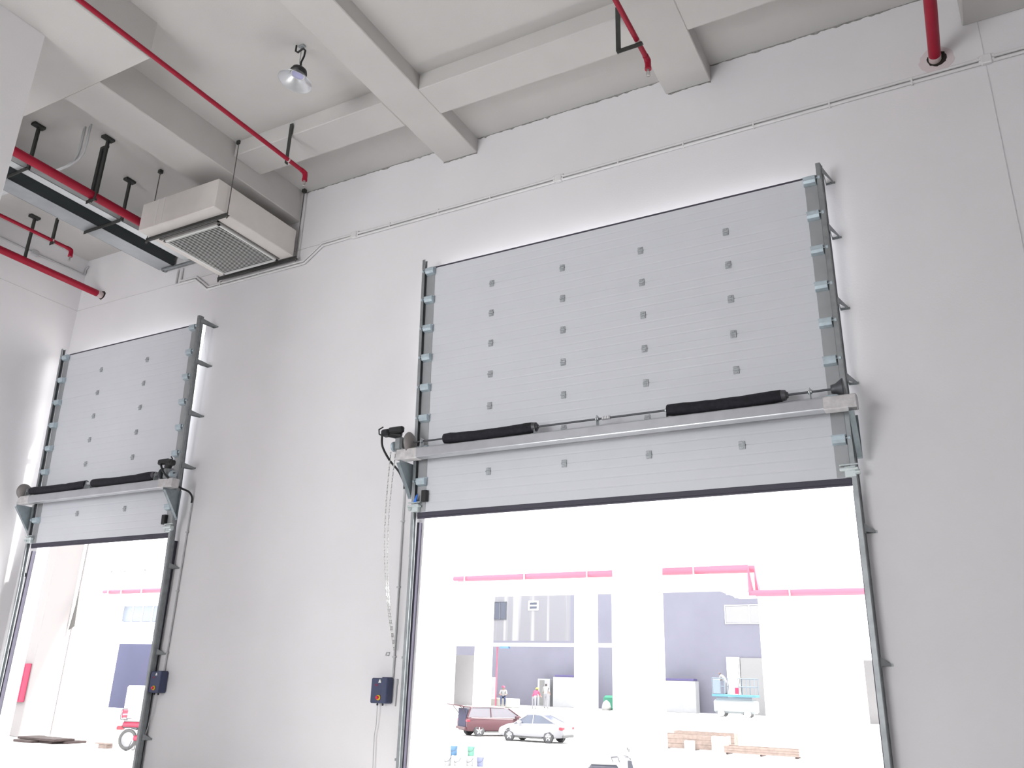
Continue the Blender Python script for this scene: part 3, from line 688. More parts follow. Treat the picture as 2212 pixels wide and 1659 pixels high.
m = MB(); m.box(-70, -18, 54, 54.3, -0.1, 4.9); m.box(-29.2, -18, 54, 54.3, 4.9, 9.5); m.box(-70, -37.2, 54, 54.3, 4.9, 9.5); bw1 = struct('wall_recess', m, lav_m, 'slate grey rear wall inside the left bay across the yard')
# streaky limewash on the upper part of that wall
lw = mat('streaky limewash', (0.17, 0.17, 0.185), 0.9); nt = lw.node_tree
ge = nt.nodes.new('ShaderNodeNewGeometry'); mp = nt.nodes.new('ShaderNodeMapping'); mp.inputs['Scale'].default_value = (1.3, 1.0, 0.03)
nz = nt.nodes.new('ShaderNodeTexNoise'); nz.inputs['Scale'].default_value = 1.0; nz.inputs['Detail'].default_value = 5
cr = nt.nodes.new('ShaderNodeValToRGB'); cr.color_ramp.elements[0].position = 0.5; cr.color_ramp.elements[1].position = 0.66
cr.color_ramp.elements[0].color = (0.18, 0.18, 0.20, 1); cr.color_ramp.elements[1].color = (0.32, 0.32, 0.32, 1)
nt.links.new(ge.outputs['Position'], mp.inputs[0]); nt.links.new(mp.outputs[0], nz.inputs['Vector']); nt.links.new(nz.outputs['Fac'], cr.inputs[0]); nt.links.new(cr.outputs[0], nt.nodes['Principled BSDF'].inputs['Base Color'])
m = MB(); m.box(-37.2, -29.2, 54, 54.3, 4.9, 9.5); struct('wall_limewash', m, lw, 'streaky limewashed upper wall inside the left bay')
m = MB(); m.box(-18, 40, 54, 54.3, -0.1, 9.5); struct('wall_recess', m, lav_m, 'slate grey rear wall inside the right bay across the yard')
m = MB(); m.box(-40, -18.6, 45.0, 45.5, 4.05, 4.28); tag(obj('mezzanine_beam', m, white_m, None, (-29, 45, 4.05)), 'white horizontal beam across the left bay of far warehouse', 'beam')
m = MB(); m.box(-36.4, -33.3, 46.5, 46.7, -.1, 3.45); struct('wall_infill', m, facgrey_m, 'pale grey panel in the narrow opening across the yard')
m = MB(); m.box(-7.2, -4.8, 46.5, 46.7, -.1, 4.2); struct('wall_infill', m, facgrey_m, 'pale grey panel near the right edge across the yard')
def window(label, x0, x1, y, z0, z1, nx, nz, gm, fr=.10, fm=None):
    t = thing('warehouse_window', label, 'window', ((x0 + x1) / 2, y, z0))
    m = MB()
    m.box(x0 - fr, x1 + fr, y - .06, y, z0 - fr, z0); m.box(x0 - fr, x1 + fr, y - .06, y, z1, z1 + fr); m.box(x0 - fr, x0, y - .06, y, z0, z1); m.box(x1, x1 + fr, y - .06, y, z0, z1)
    for i in range(1, nx): xx = x0 + (x1 - x0) * i / nx; m.box(xx - .04, xx + .04, y - .06, y, z0, z1)
    for i in range(1, nz): zz = z0 + (z1 - z0) * i / nz; m.box(x0, x1, y - .06, y, zz - .06, zz + .06)
    obj('frame', m, fm or winfr_m, t)
    for i in range(nx):
        for k in range(nz):
            m = MB(); m.box(x0 + (x1 - x0) * i / nx + .03, x0 + (x1 - x0) * (i + 1) / nx - .03, y - .03, y, z0 + (z1 - z0) * k / nz + .03, z0 + (z1 - z0) * (k + 1) / nz - .03); obj('pane', m, gm, t)
window('dark two-pane window high at the left across the yard', -36.4, -35.2, 54, 6.62, 8.05, 2, 1, mat('slate glass', (0.06, 0.068, 0.095), 0.2), .03, mat('grey window frame', (0.10, 0.105, 0.13), 0.5))
window('small white framed dark window across the yard', -32.95, -32.25, 54, 7.45, 7.98, 1, 2, glass_m, .12)
window('pale wide window high at the right across the yard', -16.5, -13.0, 54, 6.2, 7.45, 2, 1, mat('whitish glass', (0.235, 0.235, 0.245), 0.4), .06)
m = MB(); m.box(-16.6, -15.75, 53.8, 54, -.1, 3.8); m.box(-15.70, -15.66, 53.8, 54, -.1, 3.8)
t = tag(obj('panel_door', m, white_m, None, (-16.2, 53.8, -.1)), 'tall white door leaf behind the blue lift across the yard', 'door')
m = MB(); m.box(-15.6, -12.2, 53.85, 54, -.1, 3.75); tag(obj('wall_board', m, mat('pale putty board', (0.225, 0.225, 0.23), 0.8), None, (-14, 53.9, -.1)), 'pale grey board right of the tall white door', 'board')
# stored white goods inside the far dock
offwhite_m = mat('offwhite board', (0.285, 0.29, 0.30), 0.7, noise=0.06, nscale=2)
def cabinet(label, x0, x1, y0, y1, z0, z1, m_=offwhite_m, strip=False, open_=False):
    t = thing('storage_panel', label, 'panel', ((x0 + x1) / 2, (y0 + y1) / 2, z0), 'white panels stored on the far dock')
    m = MB(); m.bbox(x0, x1, y0, y1, z0, z1, .02); obj('body', m, m_, t)
    if strip: m = MB(); m.bbox(x0 + .12, x1 - .12, y0 + .02, y1, z1 + .02, z1 + .17, .02); obj('dark_strip', m, mat('indigo strip', (0.07, 0.06, 0.15), 0.7), t)
    if open_: m = MB(); m.box(x0 + .18, x0 + .62, y0 - .01, y0, z0 + .08, z1 - .1); obj('opening', m, mat('cabinet inside grey', (0.15, 0.15, 0.15), 0.8), t)
cabinet('white board stack with dark top strip beside the middle pier', -30.0, -27.2, 52.5, 53.4, -.1, 2.1, strip=True)
cabinet('white board stack with dark top strip right of the near column', -21.2, -18.6, 52.5, 53.4, -.1, 2.05, strip=True)
cabinet('open white cabinet behind the worker in red', -31.6, -30.5, 53.0, 53.6, -.1, 1.95, open_=True)
cabinet('white board leaning by the red riser pipe', -35.6, -34.7, 51.5, 51.7, -.1, 1.95)
cabinet('small white cabinet left of the middle pier gap', -24.9, -24.2, 52.5, 53, -.1, 1.7)
m = MB(); m.tube([(-31.0, 45.2, -.1), (-31.0, 45.2, 4.0)], .05, 10); tag(obj('riser_pipe', m, redout_m, None, (-31, 45.2, -.1)), 'thin glare-tinted red riser pipe at the left bay edge', 'pipe')
m = MB(); m.bbox(-30.7, -30.0, 45.0, 45.3, 3.9, 4.05, .01); tag(obj('blue_sheet', m, bucketblue_m, None, (-30.4, 45, 3.9)), 'small blue sheet under the mezzanine beam', 'sheet')
m = MB(); m.bbox(-32.0, -29.7, 45.3, 46.5, -.1, .52, .06); tag(obj('stone_block', m, mat('pale block', (0.27, 0.265, 0.25), 0.9), None, (-30.8, 45.9, -.1)), 'long pale block the seated worker sits on', 'block')
for (x, z, r, mm, lab) in ((-24.5, -.1, .32, sack_m, 'white sack by the pier under the green sheet'), (-23.5, -.1, .45, sack_m, 'rounded white sack right of the green sheet')):
    m = MB(); m.lathe([(0, 0), (r, 0), (r * 1.05, r * .6), (r * .8, r * 1.6), (r * .25, r * 2.1), (0, r * 2.15)], (x, 50, z), 'Z', 14); tag(obj('sack', m, mm, None, (x, 50, z)), lab, 'sack')
m = MB(); m.bbox(-25.2, -24.0, 51, 52, -.1, .9, .15); tag(obj('green_crate', m, green_m, None, (-24.6, 51.5, -.1)), 'green sheet covered crate between the piers', 'crate')
# canopy over the far half of the yard, its column and pipes
m = MB(); m.box(-30, 6, 30.4, 32.0, 9.6, 9.9); m.box(-13.6, -11.3, 32, 44, 9.6, 9.9); struct('ceiling_canopy', m, fac_m, 'white gantry beams over the far half of the yard')
m = MB(); m.box(-80, -17.5, .25, 13.0, 9.2, 9.5); struct('ceiling_eave', m, fac_m, 'white eave slab outside the smaller door')
m = MB(); m.bbox(-14.75, -12.85, 27.0, 28.6, -1.5, 13.0, .03); struct('column_yard', m, fac_m, 'thick white column standing in the yard')
def outer_pipe(label, path, r, hangers):
    t = thing('yard_pipe', label, 'pipe', path[-1], 'rose red pipes under the yard canopy')
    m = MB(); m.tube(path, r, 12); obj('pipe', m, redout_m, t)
    for (x, y, z) in hangers:
        m = MB(); m.box(x - .03, x + .03, y - .2, y - .16, z - .25, 9.6); m.box(x - .03, x + .03, y - .2, y + .5, z - .30, z - .24); obj('hanger', m, mat('pale grey hanger', (0.45, 0.45, 0.45), 0.6), t)
    return t
for k in (0, 1):
    outer_pipe(('rear' if k else 'front') + ' glare-tinted red pipe of the pair seen through the larger door',
               [(-26.0, 31 + .45 * k, 7.08 + .02 * k), (-9.38 + .22 * k, 31 + .45 * k, 7.08 + .02 * k), (-9.30 + .22 * k, 31 + .45 * k, 6.0), (-9.30 + .22 * k, 31 + .45 * k, 5.93), (-9.2 + .22 * k, 31 + .45 * k, 5.92), (4, 31 + .45 * k, 5.88)], .13,
               ((-25.2, 31, 7.08), (-21.4, 31, 7.08), (-17.7, 31, 7.08), (-12.0, 31, 7.08), (-7.5, 31, 5.93)) if k == 0 else ())
m = MB(); m.box(-13.0, -11.9, 32, 44, 6.95, 7.0); m.box(-13.0, -12.97, 32, 44, 7.0, 7.12); m.box(-11.93, -11.9, 32, 44, 7.0, 7.12)
t = thing('yard_tray', 'white cable tray running away under the canopy', 'cable tray', (-12.4, 32, 7)); obj('tray', m, white_m, t)
for y in (33, 35, 37, 39, 41, 43):
    m = MB(); m.tube([(-13.03, y, 6.9), (-13.03, y, 9.6)], .025, 6); m.tube([(-11.87, y, 6.9), (-11.87, y, 9.6)], .025, 6); m.box(-13.05, -11.85, y - .03, y + .03, 6.9, 6.95); obj('tray_hanger', m, mat('pale grey hanger', (0.45, 0.45, 0.45), 0.6), t)

# ---- yard seen through the smaller door
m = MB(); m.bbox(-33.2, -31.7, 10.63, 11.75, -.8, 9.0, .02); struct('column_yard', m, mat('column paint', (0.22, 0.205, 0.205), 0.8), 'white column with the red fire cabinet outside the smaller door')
t = thing('fire_cabinet', 'red fire hose cabinet on the column outside the smaller door', 'cabinet', (-32.2, 10.5, .5))
m = MB(); m.bbox(-32.52, -31.78, 10.40, 10.63, .40, 1.76, .015); b = obj('body', m, mat('cabinet red', (0.30, 0.012, 0.05), 0.4), t)
m = MB(); m.bbox(-32.49, -31.81, 10.385, 10.40, .43, 1.73, .005); obj('door', m, mat('cabinet red', (0.30, 0.012, 0.05), 0.4), b)
m = MB(); m.box(-56, -47.8, 25.9, 26.5, -.8, 9)
m.box(-47.8, -43.9, 25.9, 26.5, 5.55, 9); m.box(-43.9, -38, 25.9, 26.5, -.8, 9); m.box(-47.8, -43.9, 25.9, 26.5, 3.2, 4.45)
struct('wall_wing', m, fac_m, 'white wing wall seen through the smaller door')
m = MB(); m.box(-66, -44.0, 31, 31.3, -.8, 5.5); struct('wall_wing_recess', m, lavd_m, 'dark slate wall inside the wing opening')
window('pale blue strip window of the wing wall', -47.7, -44.0, 26.3, 4.5, 5.5, 4, 1, winblue_m, .05)
m = MB(); m.bbox(-47.7, -44.2, 27.5, 29.5, -.8, .75, .1); tag(obj('sheet_stack', m, white_m, None, (-46, 28.5, -.8)), 'white sheet covered stack in the wing opening', 'stack')
m = MB(); m.bbox(-45.6, -44.9, 29.6, 30.2, -.8, 1.7, .03); tag(obj('white_carton', m, white_m, None, (-45.2, 29.9, -.8)), 'white carton standing in the wing opening', 'carton')
t = thing('yard_pipe', 'glare-tinted red pipes outside the smaller door', 'pipe', (-44, 24, 6.1), 'rose red pipes under the yard canopy')
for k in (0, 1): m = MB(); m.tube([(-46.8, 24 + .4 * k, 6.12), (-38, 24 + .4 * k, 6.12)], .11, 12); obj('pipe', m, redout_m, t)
for x in (-46.2, -45, -43.2): m = MB(); m.box(x - .03, x + .03, 23.8, 23.84, 5.9, 7.3); m.box(x - .03, x + .03, 23.8, 25.9, 7.25, 7.3); m.box(x - .03, x + .03, 23.8, 24.6, 5.86, 5.92); obj('hanger', m, mat('pale grey hanger', (0.45, 0.45, 0.45), 0.6), t)
# second, plain wall flank between column and wing
m = MB(); m.box(-44.9, -43.2, 19.5, 20.6, -.8, 9); struct('column_yard', m, fac_m, 'plain white column behind the fire cabinet column')
m = MB(); m.tube([(-31.62, 11.85, -.8), (-31.62, 11.85, 9.2)], .035, 8); tag(obj('rain_pipe', m, mat('grey rain pipe', (0.16, 0.15, 0.15), .6), None, (-31.62, 11.85, -.8)), 'thin grey rain pipe behind the fire cabinet column', 'pipe')
m = MB(); m.prism([(-31.5, 4.55), (-31.38, 3.2), (-31.72, 3.05)], 'Y', 11.78, 11.80); tag(obj('torn_sheet', m, mat('dull grey sheet', (0.12, 0.115, 0.11), .8), None, (-31.6, 11.8, 3.05)), 'grey triangular torn sheet on the rain pipe', 'sheet')
# stacked boards on the apron, timber offcut
t = thing('board_stack', 'dark flat stack of boards lying on the apron', 'boards', (-29, 9.7, -.8))
for i, (x0, x1, y0, z, a) in enumerate(((-29.9, -28.9, 9.3, -.8, 0), (-29.2, -28.2, 9.6, -.8, 0), (-28.6, -27.9, 9.9, -.8, 0), (-30.0, -28.0, 9.5, -.72, 0))):
    m = MB(); m.bbox(x0, x1, y0, y0 + .8, z, z + .075, .01); obj('board', m, woodd_m, t)
t = thing('timber_offcut', 'short brown timber offcut lying left of the scooter', 'timber', (-25.7, 9.8, -.8)); m = MB(); m.bbox(-25.95, -25.55, 9.7, 9.95, -.8, -.68, .01); obj('block', m, wood_m, t); m = MB(); m.bbox(-26.1, -25.5, 9.68, 9.9, -.68, -.64, .005); obj('lath', m, wood_m, t)

# ---- timber crates and pallets in the yard
def crate(label, x0, x1, y0, y1, h):
    t = thing('timber_crate', label, 'crate', ((x0 + x1) / 2, y0, -1.5), 'timber crates in the yard')
    n = 3
    for yy in (y0, y1 - .04):
        for i in range(n):
            m = MB(); z = -1.42 + (h - .08) * i / n; m.bbox(x0, x1, yy, yy + .04, z, z + (h - .08) / n - .012, .006); obj('plank', m, wood_m, t)
    for xx in (x0, x1 - .04): m = MB(); m.bbox(xx, xx + .04, y0 + .04, y1 - .04, -1.42, -1.5 + h, .006); obj('end_board', m, wood_m, t)
    for i in range(3):
        xx = x0 + .1 + (x1 - x0 - .3) * i / 2; m = MB(); m.bbox(xx, xx + .1, y0 - .02, y1, -1.5, -1.42, .006); obj('runner', m, woodd_m, t)
crate('tall pale timber crate in the yard right of near column', -15.8, -12.3, 36.3, 37.3, .78)
crate('low long timber crate at the right of the yard', -12.15, -8.5, 35.3, 36.2, .42)
crate('pale timber crate behind the tall one in the yard', -16.0, -12.6, 39.2, 40.0, .80)
m = MB(); m.bbox(-12.95, -12.2, 35.9, 36.25, -1.5, -.72, .03); tag(obj('white_carton', m, white_m, None, (-12.5, 36, -1.5)), 'white carton between the two timber crates', 'carton')
m = MB(); m.bbox(-14.4, -13.9, 35.9, 36.2, -1.5, -1.0, .03); tag(obj('white_carton', m, white_m, None, (-14.1, 36, -1.5)), 'small white carton in front of the tall crate', 'carton')

# ---- buckets
def bucket(label, x, y, z, m_):
    t = thing('paint_bucket', label, 'bucket', (x, y, z), 'paint buckets in the yard')
    m = MB(); m.lathe([(0, 0), (.125, 0), (.145, .33), (.152, .335), (.152, .35), (.135, .355), (0, .355)], (x, y, z), 'Z', 18); obj('pail', m, m_, t)
    m = MB(); m.lathe([(0, 0), (.156, 0), (.156, .03), (.14, .036), (0, .036)], (x, y, z + .335), 'Z', 18); obj('lid', m, offwhite_m, t)
    m = MB(); m.tube([(x - .155, y, z + .30), (x - .13, y - .1, z + .18), (x, y - .155, z + .13), (x + .13, y - .1, z + .18), (x + .155, y, z + .30)], .006, 6); obj('handle', m, scgrey_m, t)
for (x, y, z, m_, lab) in ((-18.9, 20.0, -1.5, white_m, 'white paint bucket at the lower left of the stack'), (-18.52, 20.1, -1.5, white_m, 'white paint bucket under the blue one'),
                           (-18.14, 20.4, -1.5, white_m, 'white paint bucket under the mint green one'), (-17.78, 20.6, -1.5, bucketlilac_m, 'lilac paint bucket at the right end of the stack'),
                           (-18.70, 20.1, -1.125, bucketblue_m, 'blue paint bucket on top of the stack'), (-18.10, 20.4, -1.125, bucketgreen_m, 'mint green paint bucket on top of the stack')):
    bucket(lab, x, y, z, offwhite_m if m_ is white_m else m_)

# ---- cars (local frame: +X forward, Y left, Z up, origin on the ground)
def loft(m, rings, cap=True):
    n = len(rings[0]); vs = [p for r in rings for p in r]; fs = []
    for i in range(len(rings) - 1):
        for q in range(n): fs.append((i * n + q, i * n + (q + 1) % n, (i + 1) * n + (q + 1) % n, (i + 1) * n + q))
    m.smooth = True; m.add(vs, fs); m.smooth = False
    if cap: m.add(rings[0], [tuple(range(n))[::-1]]); m.add(rings[-1], [tuple(range(n))])
def ring(x, w, zb, zs, zc):
    h = [(0, zb), (w * .86, zb), (w * .97, zb + .10), (w, (zb + zs) / 2), (w * .96, zs - .10), (w * .86, zs), (w * .45, zc), (0, zc + .005)]
    return [(x, y, z) for (y, z) in h] + [(x, -y, z) for (y, z) in h[-2:0:-1]]
def wheel(t, x, y, r):
    s = 1 if y > 0 else -1
    m = MB(); m.lathe([(r * .62, -.10), (r * .95, -.10), (r, -.06), (r, .06), (r * .95, .10), (r * .62, .10)], (x, y - s * .02, r), 'Y', 26); wl_ = obj('wheel', m, tyre_m, t)
    m = MB(); m.lathe([(0, s * .085), (r * .16, s * .09), (r * .18, s * .06), (r * .6, s * .05), (r * .66, s * .10), (r * .66, -s * .08)], (x, y - s * .02, r), 'Y', 26)
    obj('rim', m, mat('rim shadow', (0.16, 0.16, 0.17), 0.5, .3), wl_)
    m = MB()
    for k in range(5):
        a = 2 * PI * k / 5 + .3; c, d = math.cos(a), math.sin(a)
        m.tube([(x + c * r * .12, y + s * .075, r + d * r * .12), (x + c * r * .62, y + s * .07, r + d * r * .62)], [r * .13, r * .10], 6)
    obj('spokes', m, rim_m, wl_)
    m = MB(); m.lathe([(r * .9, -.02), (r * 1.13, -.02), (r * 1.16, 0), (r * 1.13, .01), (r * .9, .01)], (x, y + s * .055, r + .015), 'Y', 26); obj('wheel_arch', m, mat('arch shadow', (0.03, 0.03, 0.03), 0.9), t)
def car(name, label, paint, loc, rotz, S, roof, wb, r, W, open_tail=False):
    t = thing(name, label, 'car', loc, rot=(0, 0, rotz), local=True)
    m = MB(); loft(m, [ring(*s) for s in S]); obj('body', m, paint, t)
    # greenhouse: roof = list of (x_low, z_low, x_top, z_top) corner data
    (xf0, zf0), (xf1, zf1), (xr1, zr1), (xr0, zr0) = roof; wl_, wt = W * .86, W * .66
    prof = [(xf0, zf0), (xf1, zf1), ((xf1 + xr1) / 2, max(zf1, zr1) + .03), (xr1, zr1), (xr0, zr0)]
    def wid(z): return wl_ + (wt - wl_) * (z - zf0) / (zf1 - zf0)
    m = MB(); n = len(prof)
    vs = [(x, wid(z), z) for x, z in prof] + [(x, -wid(z), z) for x, z in prof]
    m.add(vs, [tuple(range(n)), tuple(range(2 * n - 1, n - 1, -1))] + [(i, n + i, n + (i + 1) % n, (i + 1) % n) for i in range(n)])
    gl = obj('window_glass', m, glass_m if not open_tail else mat('light car glass', (0.13, 0.125, 0.14), 0.4, spec=0.15), t)
    m = MB(); k = 1.015
    rp = prof[1:4]
    for i in range(len(rp) - 1):
        (xa, za), (xb, zb_) = rp[i], rp[i + 1]
        m.add([(xa, wid(za) * k, za - .02), (xb, wid(zb_) * k, zb_ - .02), (xb, -wid(zb_) * k, zb_ - .02), (xa, -wid(za) * k, za - .02), (xa, wid(za) * .95, za + .035), (xb, wid(zb_) * .95, zb_ + .035), (xb, -wid(zb_) * .95, zb_ + .035), (xa, -wid(za) * .95, za + .035)],
              [(0, 3, 2, 1), (4, 5, 6, 7), (0, 1, 5, 4), (1, 2, 6, 5), (2, 3, 7, 6), (3, 0, 4, 7)])
    obj('roof', m, paint, t)
    m = MB()
    for s in (1, -1):
        m.tube([(xf0, s * wid(zf0), zf0), (xf1, s * wid(zf1), zf1)], .035, 6); m.tube([(xr0, s * wid(zr0), zr0), (xr1, s * wid(zr1), zr1)], .05, 6)
        xm = (xf1 + xr1) / 2 + .05; m.tube([(xm, s * wl_ * 1.005, zf0), (xm, s * wt * 1.01, zf1 + .02)], .035, 6)
    obj('pillars', m, paint, t)
    for x in (wb / 2, -wb / 2):
        for s in (1, -1): wheel(t, x, s * (W - .10), r)
    for s in (1, -1):
        m = MB(); m.bbox(xf0 - .55, xf0 - .33, min(s * W * .9, s * (W + .16)), max(s * W * .9, s * (W + .16)), zf0 + .02, zf0 + .16, .03); obj('mirror', m, paint, t)
        xt = S[0][0]; zt = S[0][3]
        m = MB(); m.bbox(xt - .01, xt + .22, min(s * W * .58, s * W * .955), max(s * W * .58, s * W * .955), zt - .22, zt - .07, .03); obj('tail_lamp', m, tail_m, t)
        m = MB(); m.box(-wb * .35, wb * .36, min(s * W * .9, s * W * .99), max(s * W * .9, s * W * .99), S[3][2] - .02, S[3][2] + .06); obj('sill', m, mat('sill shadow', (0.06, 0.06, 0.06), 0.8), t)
    return t
SED = [(-2.22, .70, .42, .92, .95), (-2.12, .80, .30, 1.00, 1.04), (-1.6, .86, .24, 1.02, 1.06), (-.6, .88, .22, .98, 1.0), (.5, .88, .22, .95, .98), (1.1, .87, .22, .92, .97), (1.7, .84, .24, .82, .88), (2.1, .74, .28, .68, .74), (2.22, .60, .36, .58, .62)]
t = sed = car('sedan_car', 'silver saloon car parked nose left in the yard', silver_m, (-23.1, 35.55, -1.5), PI, SED, ((1.05, .93), (.25, 1.40), (-.75, 1.40), (-1.75, 1.0)), 2.62, .31, .88)
sed.scale = (.93, .97, 1.0); sed.location.x = -22.95
m = MB(); m.bbox(-2.27, -2.18, -.7, .7, .30, .44, .02); obj('rear_bumper', m, mat('dark trim', (0.10, 0.10, 0.10), .6), t)
VAN = [(-2.15, .80, .45, 1.02, 1.03), (-2.08, .84, .30, 1.06, 1.08), (-1.6, .86, .26, 1.08, 1.10), (-.6, .87, .24, 1.06, 1.08), (.6, .87, .24, 1.04, 1.06), (1.2, .86, .24, 1.0, 1.05), (1.75, .82, .26, .92, .98), (2.1, .74, .30, .78, .85), (2.2, .62, .38, .68, .72)]
vrot = math.radians(53)
t = car('van_car', 'burgundy people carrier with raised tailgate beside the saloon', burg_m, (-27.1, 38.2, -1.5), vrot, VAN, ((1.55, 1.0), (.65, 1.58), (-1.85, 1.60), (-2.12, 1.04)), 2.7, .32, .87, True)
m = MB(); m.box(-2.17, -2.10, -.62, .62, .52, 1.55); obj('boot_opening', m, mat('dark boot interior', (0.03, 0.03, 0.06), .9), t)
m = MB(); m.add([(-2.05, .68, 1.66), (-2.05, -.68, 1.66), (-2.95, -.66, 1.78), (-2.95, .66, 1.78), (-2.05, .68, 1.61), (-2.05, -.68, 1.61), (-2.95, -.66, 1.73), (-2.95, .66, 1.73)], [(0, 1, 2, 3), (4, 7, 6, 5), (0, 4, 5, 1), (1, 5, 6, 2), (2, 6, 7, 3), (3, 7, 4, 0)])
obj('tailgate', m, burg_m, t)
m = MB(); m.tube([(-2.1, .6, 1.2), (-2.6, .6, 1.72)], .02, 6); m.tube([(-2.1, -.6, 1.2), (-2.6, -.6, 1.72)], .02, 6); obj('tailgate_struts', m, black_m, t)
m = MB(); m.bbox(-2.26, -2.14, -.75, .75, .36, .52, .03); obj('rear_bumper', m, burg_m, t)
m = MB(); m.tube([(-1.7, -.60, 1.66), (.4, -.60, 1.66)], .02, 6); m.tube([(-1.7, .60, 1.66), (.4, .60, 1.66)], .02, 6); obj('roof_rails', m, chrome_m, t)
m = MB(); m.box(-1.9, 1.4, -.885, -.87, 1.035, 1.065); obj('chrome_strip', m, chrome_m, t)

# ---- scooters (local: +X forward)
def scooter(label, loc, rotz, paint, backrest=True):
    t = thing('electric_scooter', label, 'scooter', loc, rot=(0, 0, rotz), local=True, group='parked scooters')
    for (x, nm) in ((-.58, 'rear_wheel'), (.62, 'front_wheel')):
        m = MB(); R_ = .27; rr = .055
        m.lathe([(R_ + rr * math.cos(a) - .0, rr * .8 * math.sin(a)) for a in [2 * PI * k / 10 for k in range(11)]], (x, 0, .325), 'Y', 28); w_ = obj(nm, m, mat('grey tyre', (0.09, 0.09, 0.09), .8), t)
        m = MB(); m.lathe([(0, -.05), (.09, -.05), (.10, -.02), (.22, -.012), (.23, 0), (.22, .012), (.10, .02), (.09, .05), (0, .05)], (x, 0, .325), 'Y', 24); obj('hub', m, rim_m, w_)
    m = MB(); m.tube([(-.95, 0, .62), (-.80, 0, .72), (-.55, 0, .74), (-.30, 0, .66)], [.03, .07, .08, .06], 8); obj('mudguard', m, scgrey_m, t)
    m = MB(); m.bbox(-.80, .05, -.15, .15, .70, .86, .05); obj('tail_body', m, paint, t)
    m = MB(); m.bbox(-.78, .10, -.14, .14, .86, .93, .03); obj('seat', m, mat('pale seat', (0.24, 0.24, 0.24), .7), t)
    m = MB(); m.bbox(-.35, .35, -.13, .13, .30, .46, .04); obj('battery_box', m, paint, t)
    m = MB(); m.bbox(-.20, .05, -.17, .17, .46, .66, .02); obj('motor_cover', m, black_m, t)
    m = MB(); m.prism([(.35, .30), (.55, .35), (.45, 1.0), (.33, 1.0)], 'Y', -.16, .16); obj('leg_shield', m, paint, t)
    m = MB(); m.tube([(.62, .07, .325), (.50, .07, .75), (.42, 0, 1.05)], .022, 8); m.tube([(.62, -.07, .325), (.50, -.07, .75), (.42, 0, 1.05)], .022, 8); obj('fork', m, scgrey_m, t)
    m = MB(); m.tube([(.25, -.34, 1.10), (.36, -.2, 1.08), (.40, 0, 1.05), (.36, .2, 1.08), (.25, .34, 1.10)], .016, 8); obj('handlebar', m, scgrey_m, t)
    for s in (1, -1):
        m = MB(); m.tube([(.33, s * .25, 1.09), (.36, s * .30, 1.27)], .007, 6); m.bbox(.345, .37, s * .30 - .06, s * .30 + .06, 1.25, 1.34, .01); obj('mirror', m, black_m, t)
    m = MB(); m.bbox(.40, .52, -.09, .09, .90, 1.02, .03); obj('headlamp', m, white_m, t)
    if backrest:
        m = MB(); m.bbox(-.86, -.80, -.15, .15, .96, 1.22, .03); bk = obj('backrest', m, paint, t)
        m = MB(); m.bbox(-.865, -.795, -.14, .14, 1.04, 1.10, .01); obj('backrest_stripe', m, mat('dusty pink', (0.5, 0.22, 0.28), .7), bk)
        m = MB(); m.tube([(-.60, .17, .93), (-.84, .17, .93), (-.86, .17, 1.0), (-.86, .17, 1.18), (-.84, .12, 1.235), (-.84, -.12, 1.235), (-.86, -.17, 1.18), (-.86, -.17, 1.0), (-.84, -.17, .93), (-.60, -.17, .93)], .014, 6); obj('backrest_frame', m, scgrey_m, t)
    m = MB(); m.tube([(-.10, .15, .93), (-.15, .16, 1.06), (.05, .16, 1.08), (.10, .15, .93)], .012, 6); m.tube([(-.10, -.15, .93), (-.15, -.16, 1.06), (.05, -.16, 1.08), (.10, -.15, .93)], .012, 6); obj('grab_rail', m, scgrey_m, t)
    m = MB(); m.tube([(-.35, .14, .30), (-.42, .2, 0.01), (-.50, .2, .01)], .014, 6); m.tube([(-.35, -.14, .30), (-.42, -.2, 0.01), (-.50, -.2, .01)], .014, 6); obj('centre_stand', m, scgrey_m, t)
    m = MB(); m.bbox(-1.0, -.78, -.10, .10, .60, .72, .03); obj('tail_lamp', m, tail_m, t)
    return t
scooter('red electric scooter parked outside the smaller door', (-24.1, 9.95, -.8), math.radians(20), scred_m)
scooter('grey scooter at the bottom edge of the larger door view', (-10.15, 15.6, -1.5), math.radians(25), mat('dark slate scooter', (0.03, 0.032, 0.045), 0.4), False)

# ---- scissor lift on the far dock
t = thing('scissor_lift', 'pale blue scissor lift on the dock across the yard', 'lift', (-14.6, 48, -.1))
m = MB(); m.bbox(-16.0, -13.25, 47.6, 48.6, .12, .95, .12); obj('chassis', m, mat('pale lift body', (0.25, 0.275, 0.285), .5), t)
for x in (-15.5, -13.8):
    for y in (47.6, 48.6):
        m = MB(); m.lathe([(0, -.1), (.2, -.1), (.22, -.07), (.22, .07), (.2, .1), (0, .1)], (x, y, .12), 'Y', 16); obj('wheel', m, mat('pale grey tyre', (.4, .4, .4), .8), t)
m = MB(); m.bbox(-16.05, -13.2, 47.55, 48.65, 1.12, 1.27, .02); pf = obj('platform', m, cyan_m, t)
for k in range(3):
    m = MB(); m.tube([(-15.8, 47.7, .93 + .06 * k), (-13.5, 47.7, .99 + .06 * k)], .035, 6); obj('scissor_arm', m, paleblue_m, t)
for (xa, xb) in ((-16.0, -15.2), (-14.3, -13.25)):
    for z in (1.75, 2.25): m = MB(); m.tube([(xa, 47.6, z), (xb, 47.6, z)], .03, 6); m.tube([(xa, 48.6, z), (xb, 48.6, z)], .03, 6); obj('guard_rail', m, paleblue_m, t)
    for k in range(3):
        x = xa + (xb - xa) * k / 2
        for y in (47.6, 48.6): m = MB(); m.tube([(x, y, 1.25), (x, y, 2.27)], .026, 6); obj('rail_post', m, paleblue_m, t)
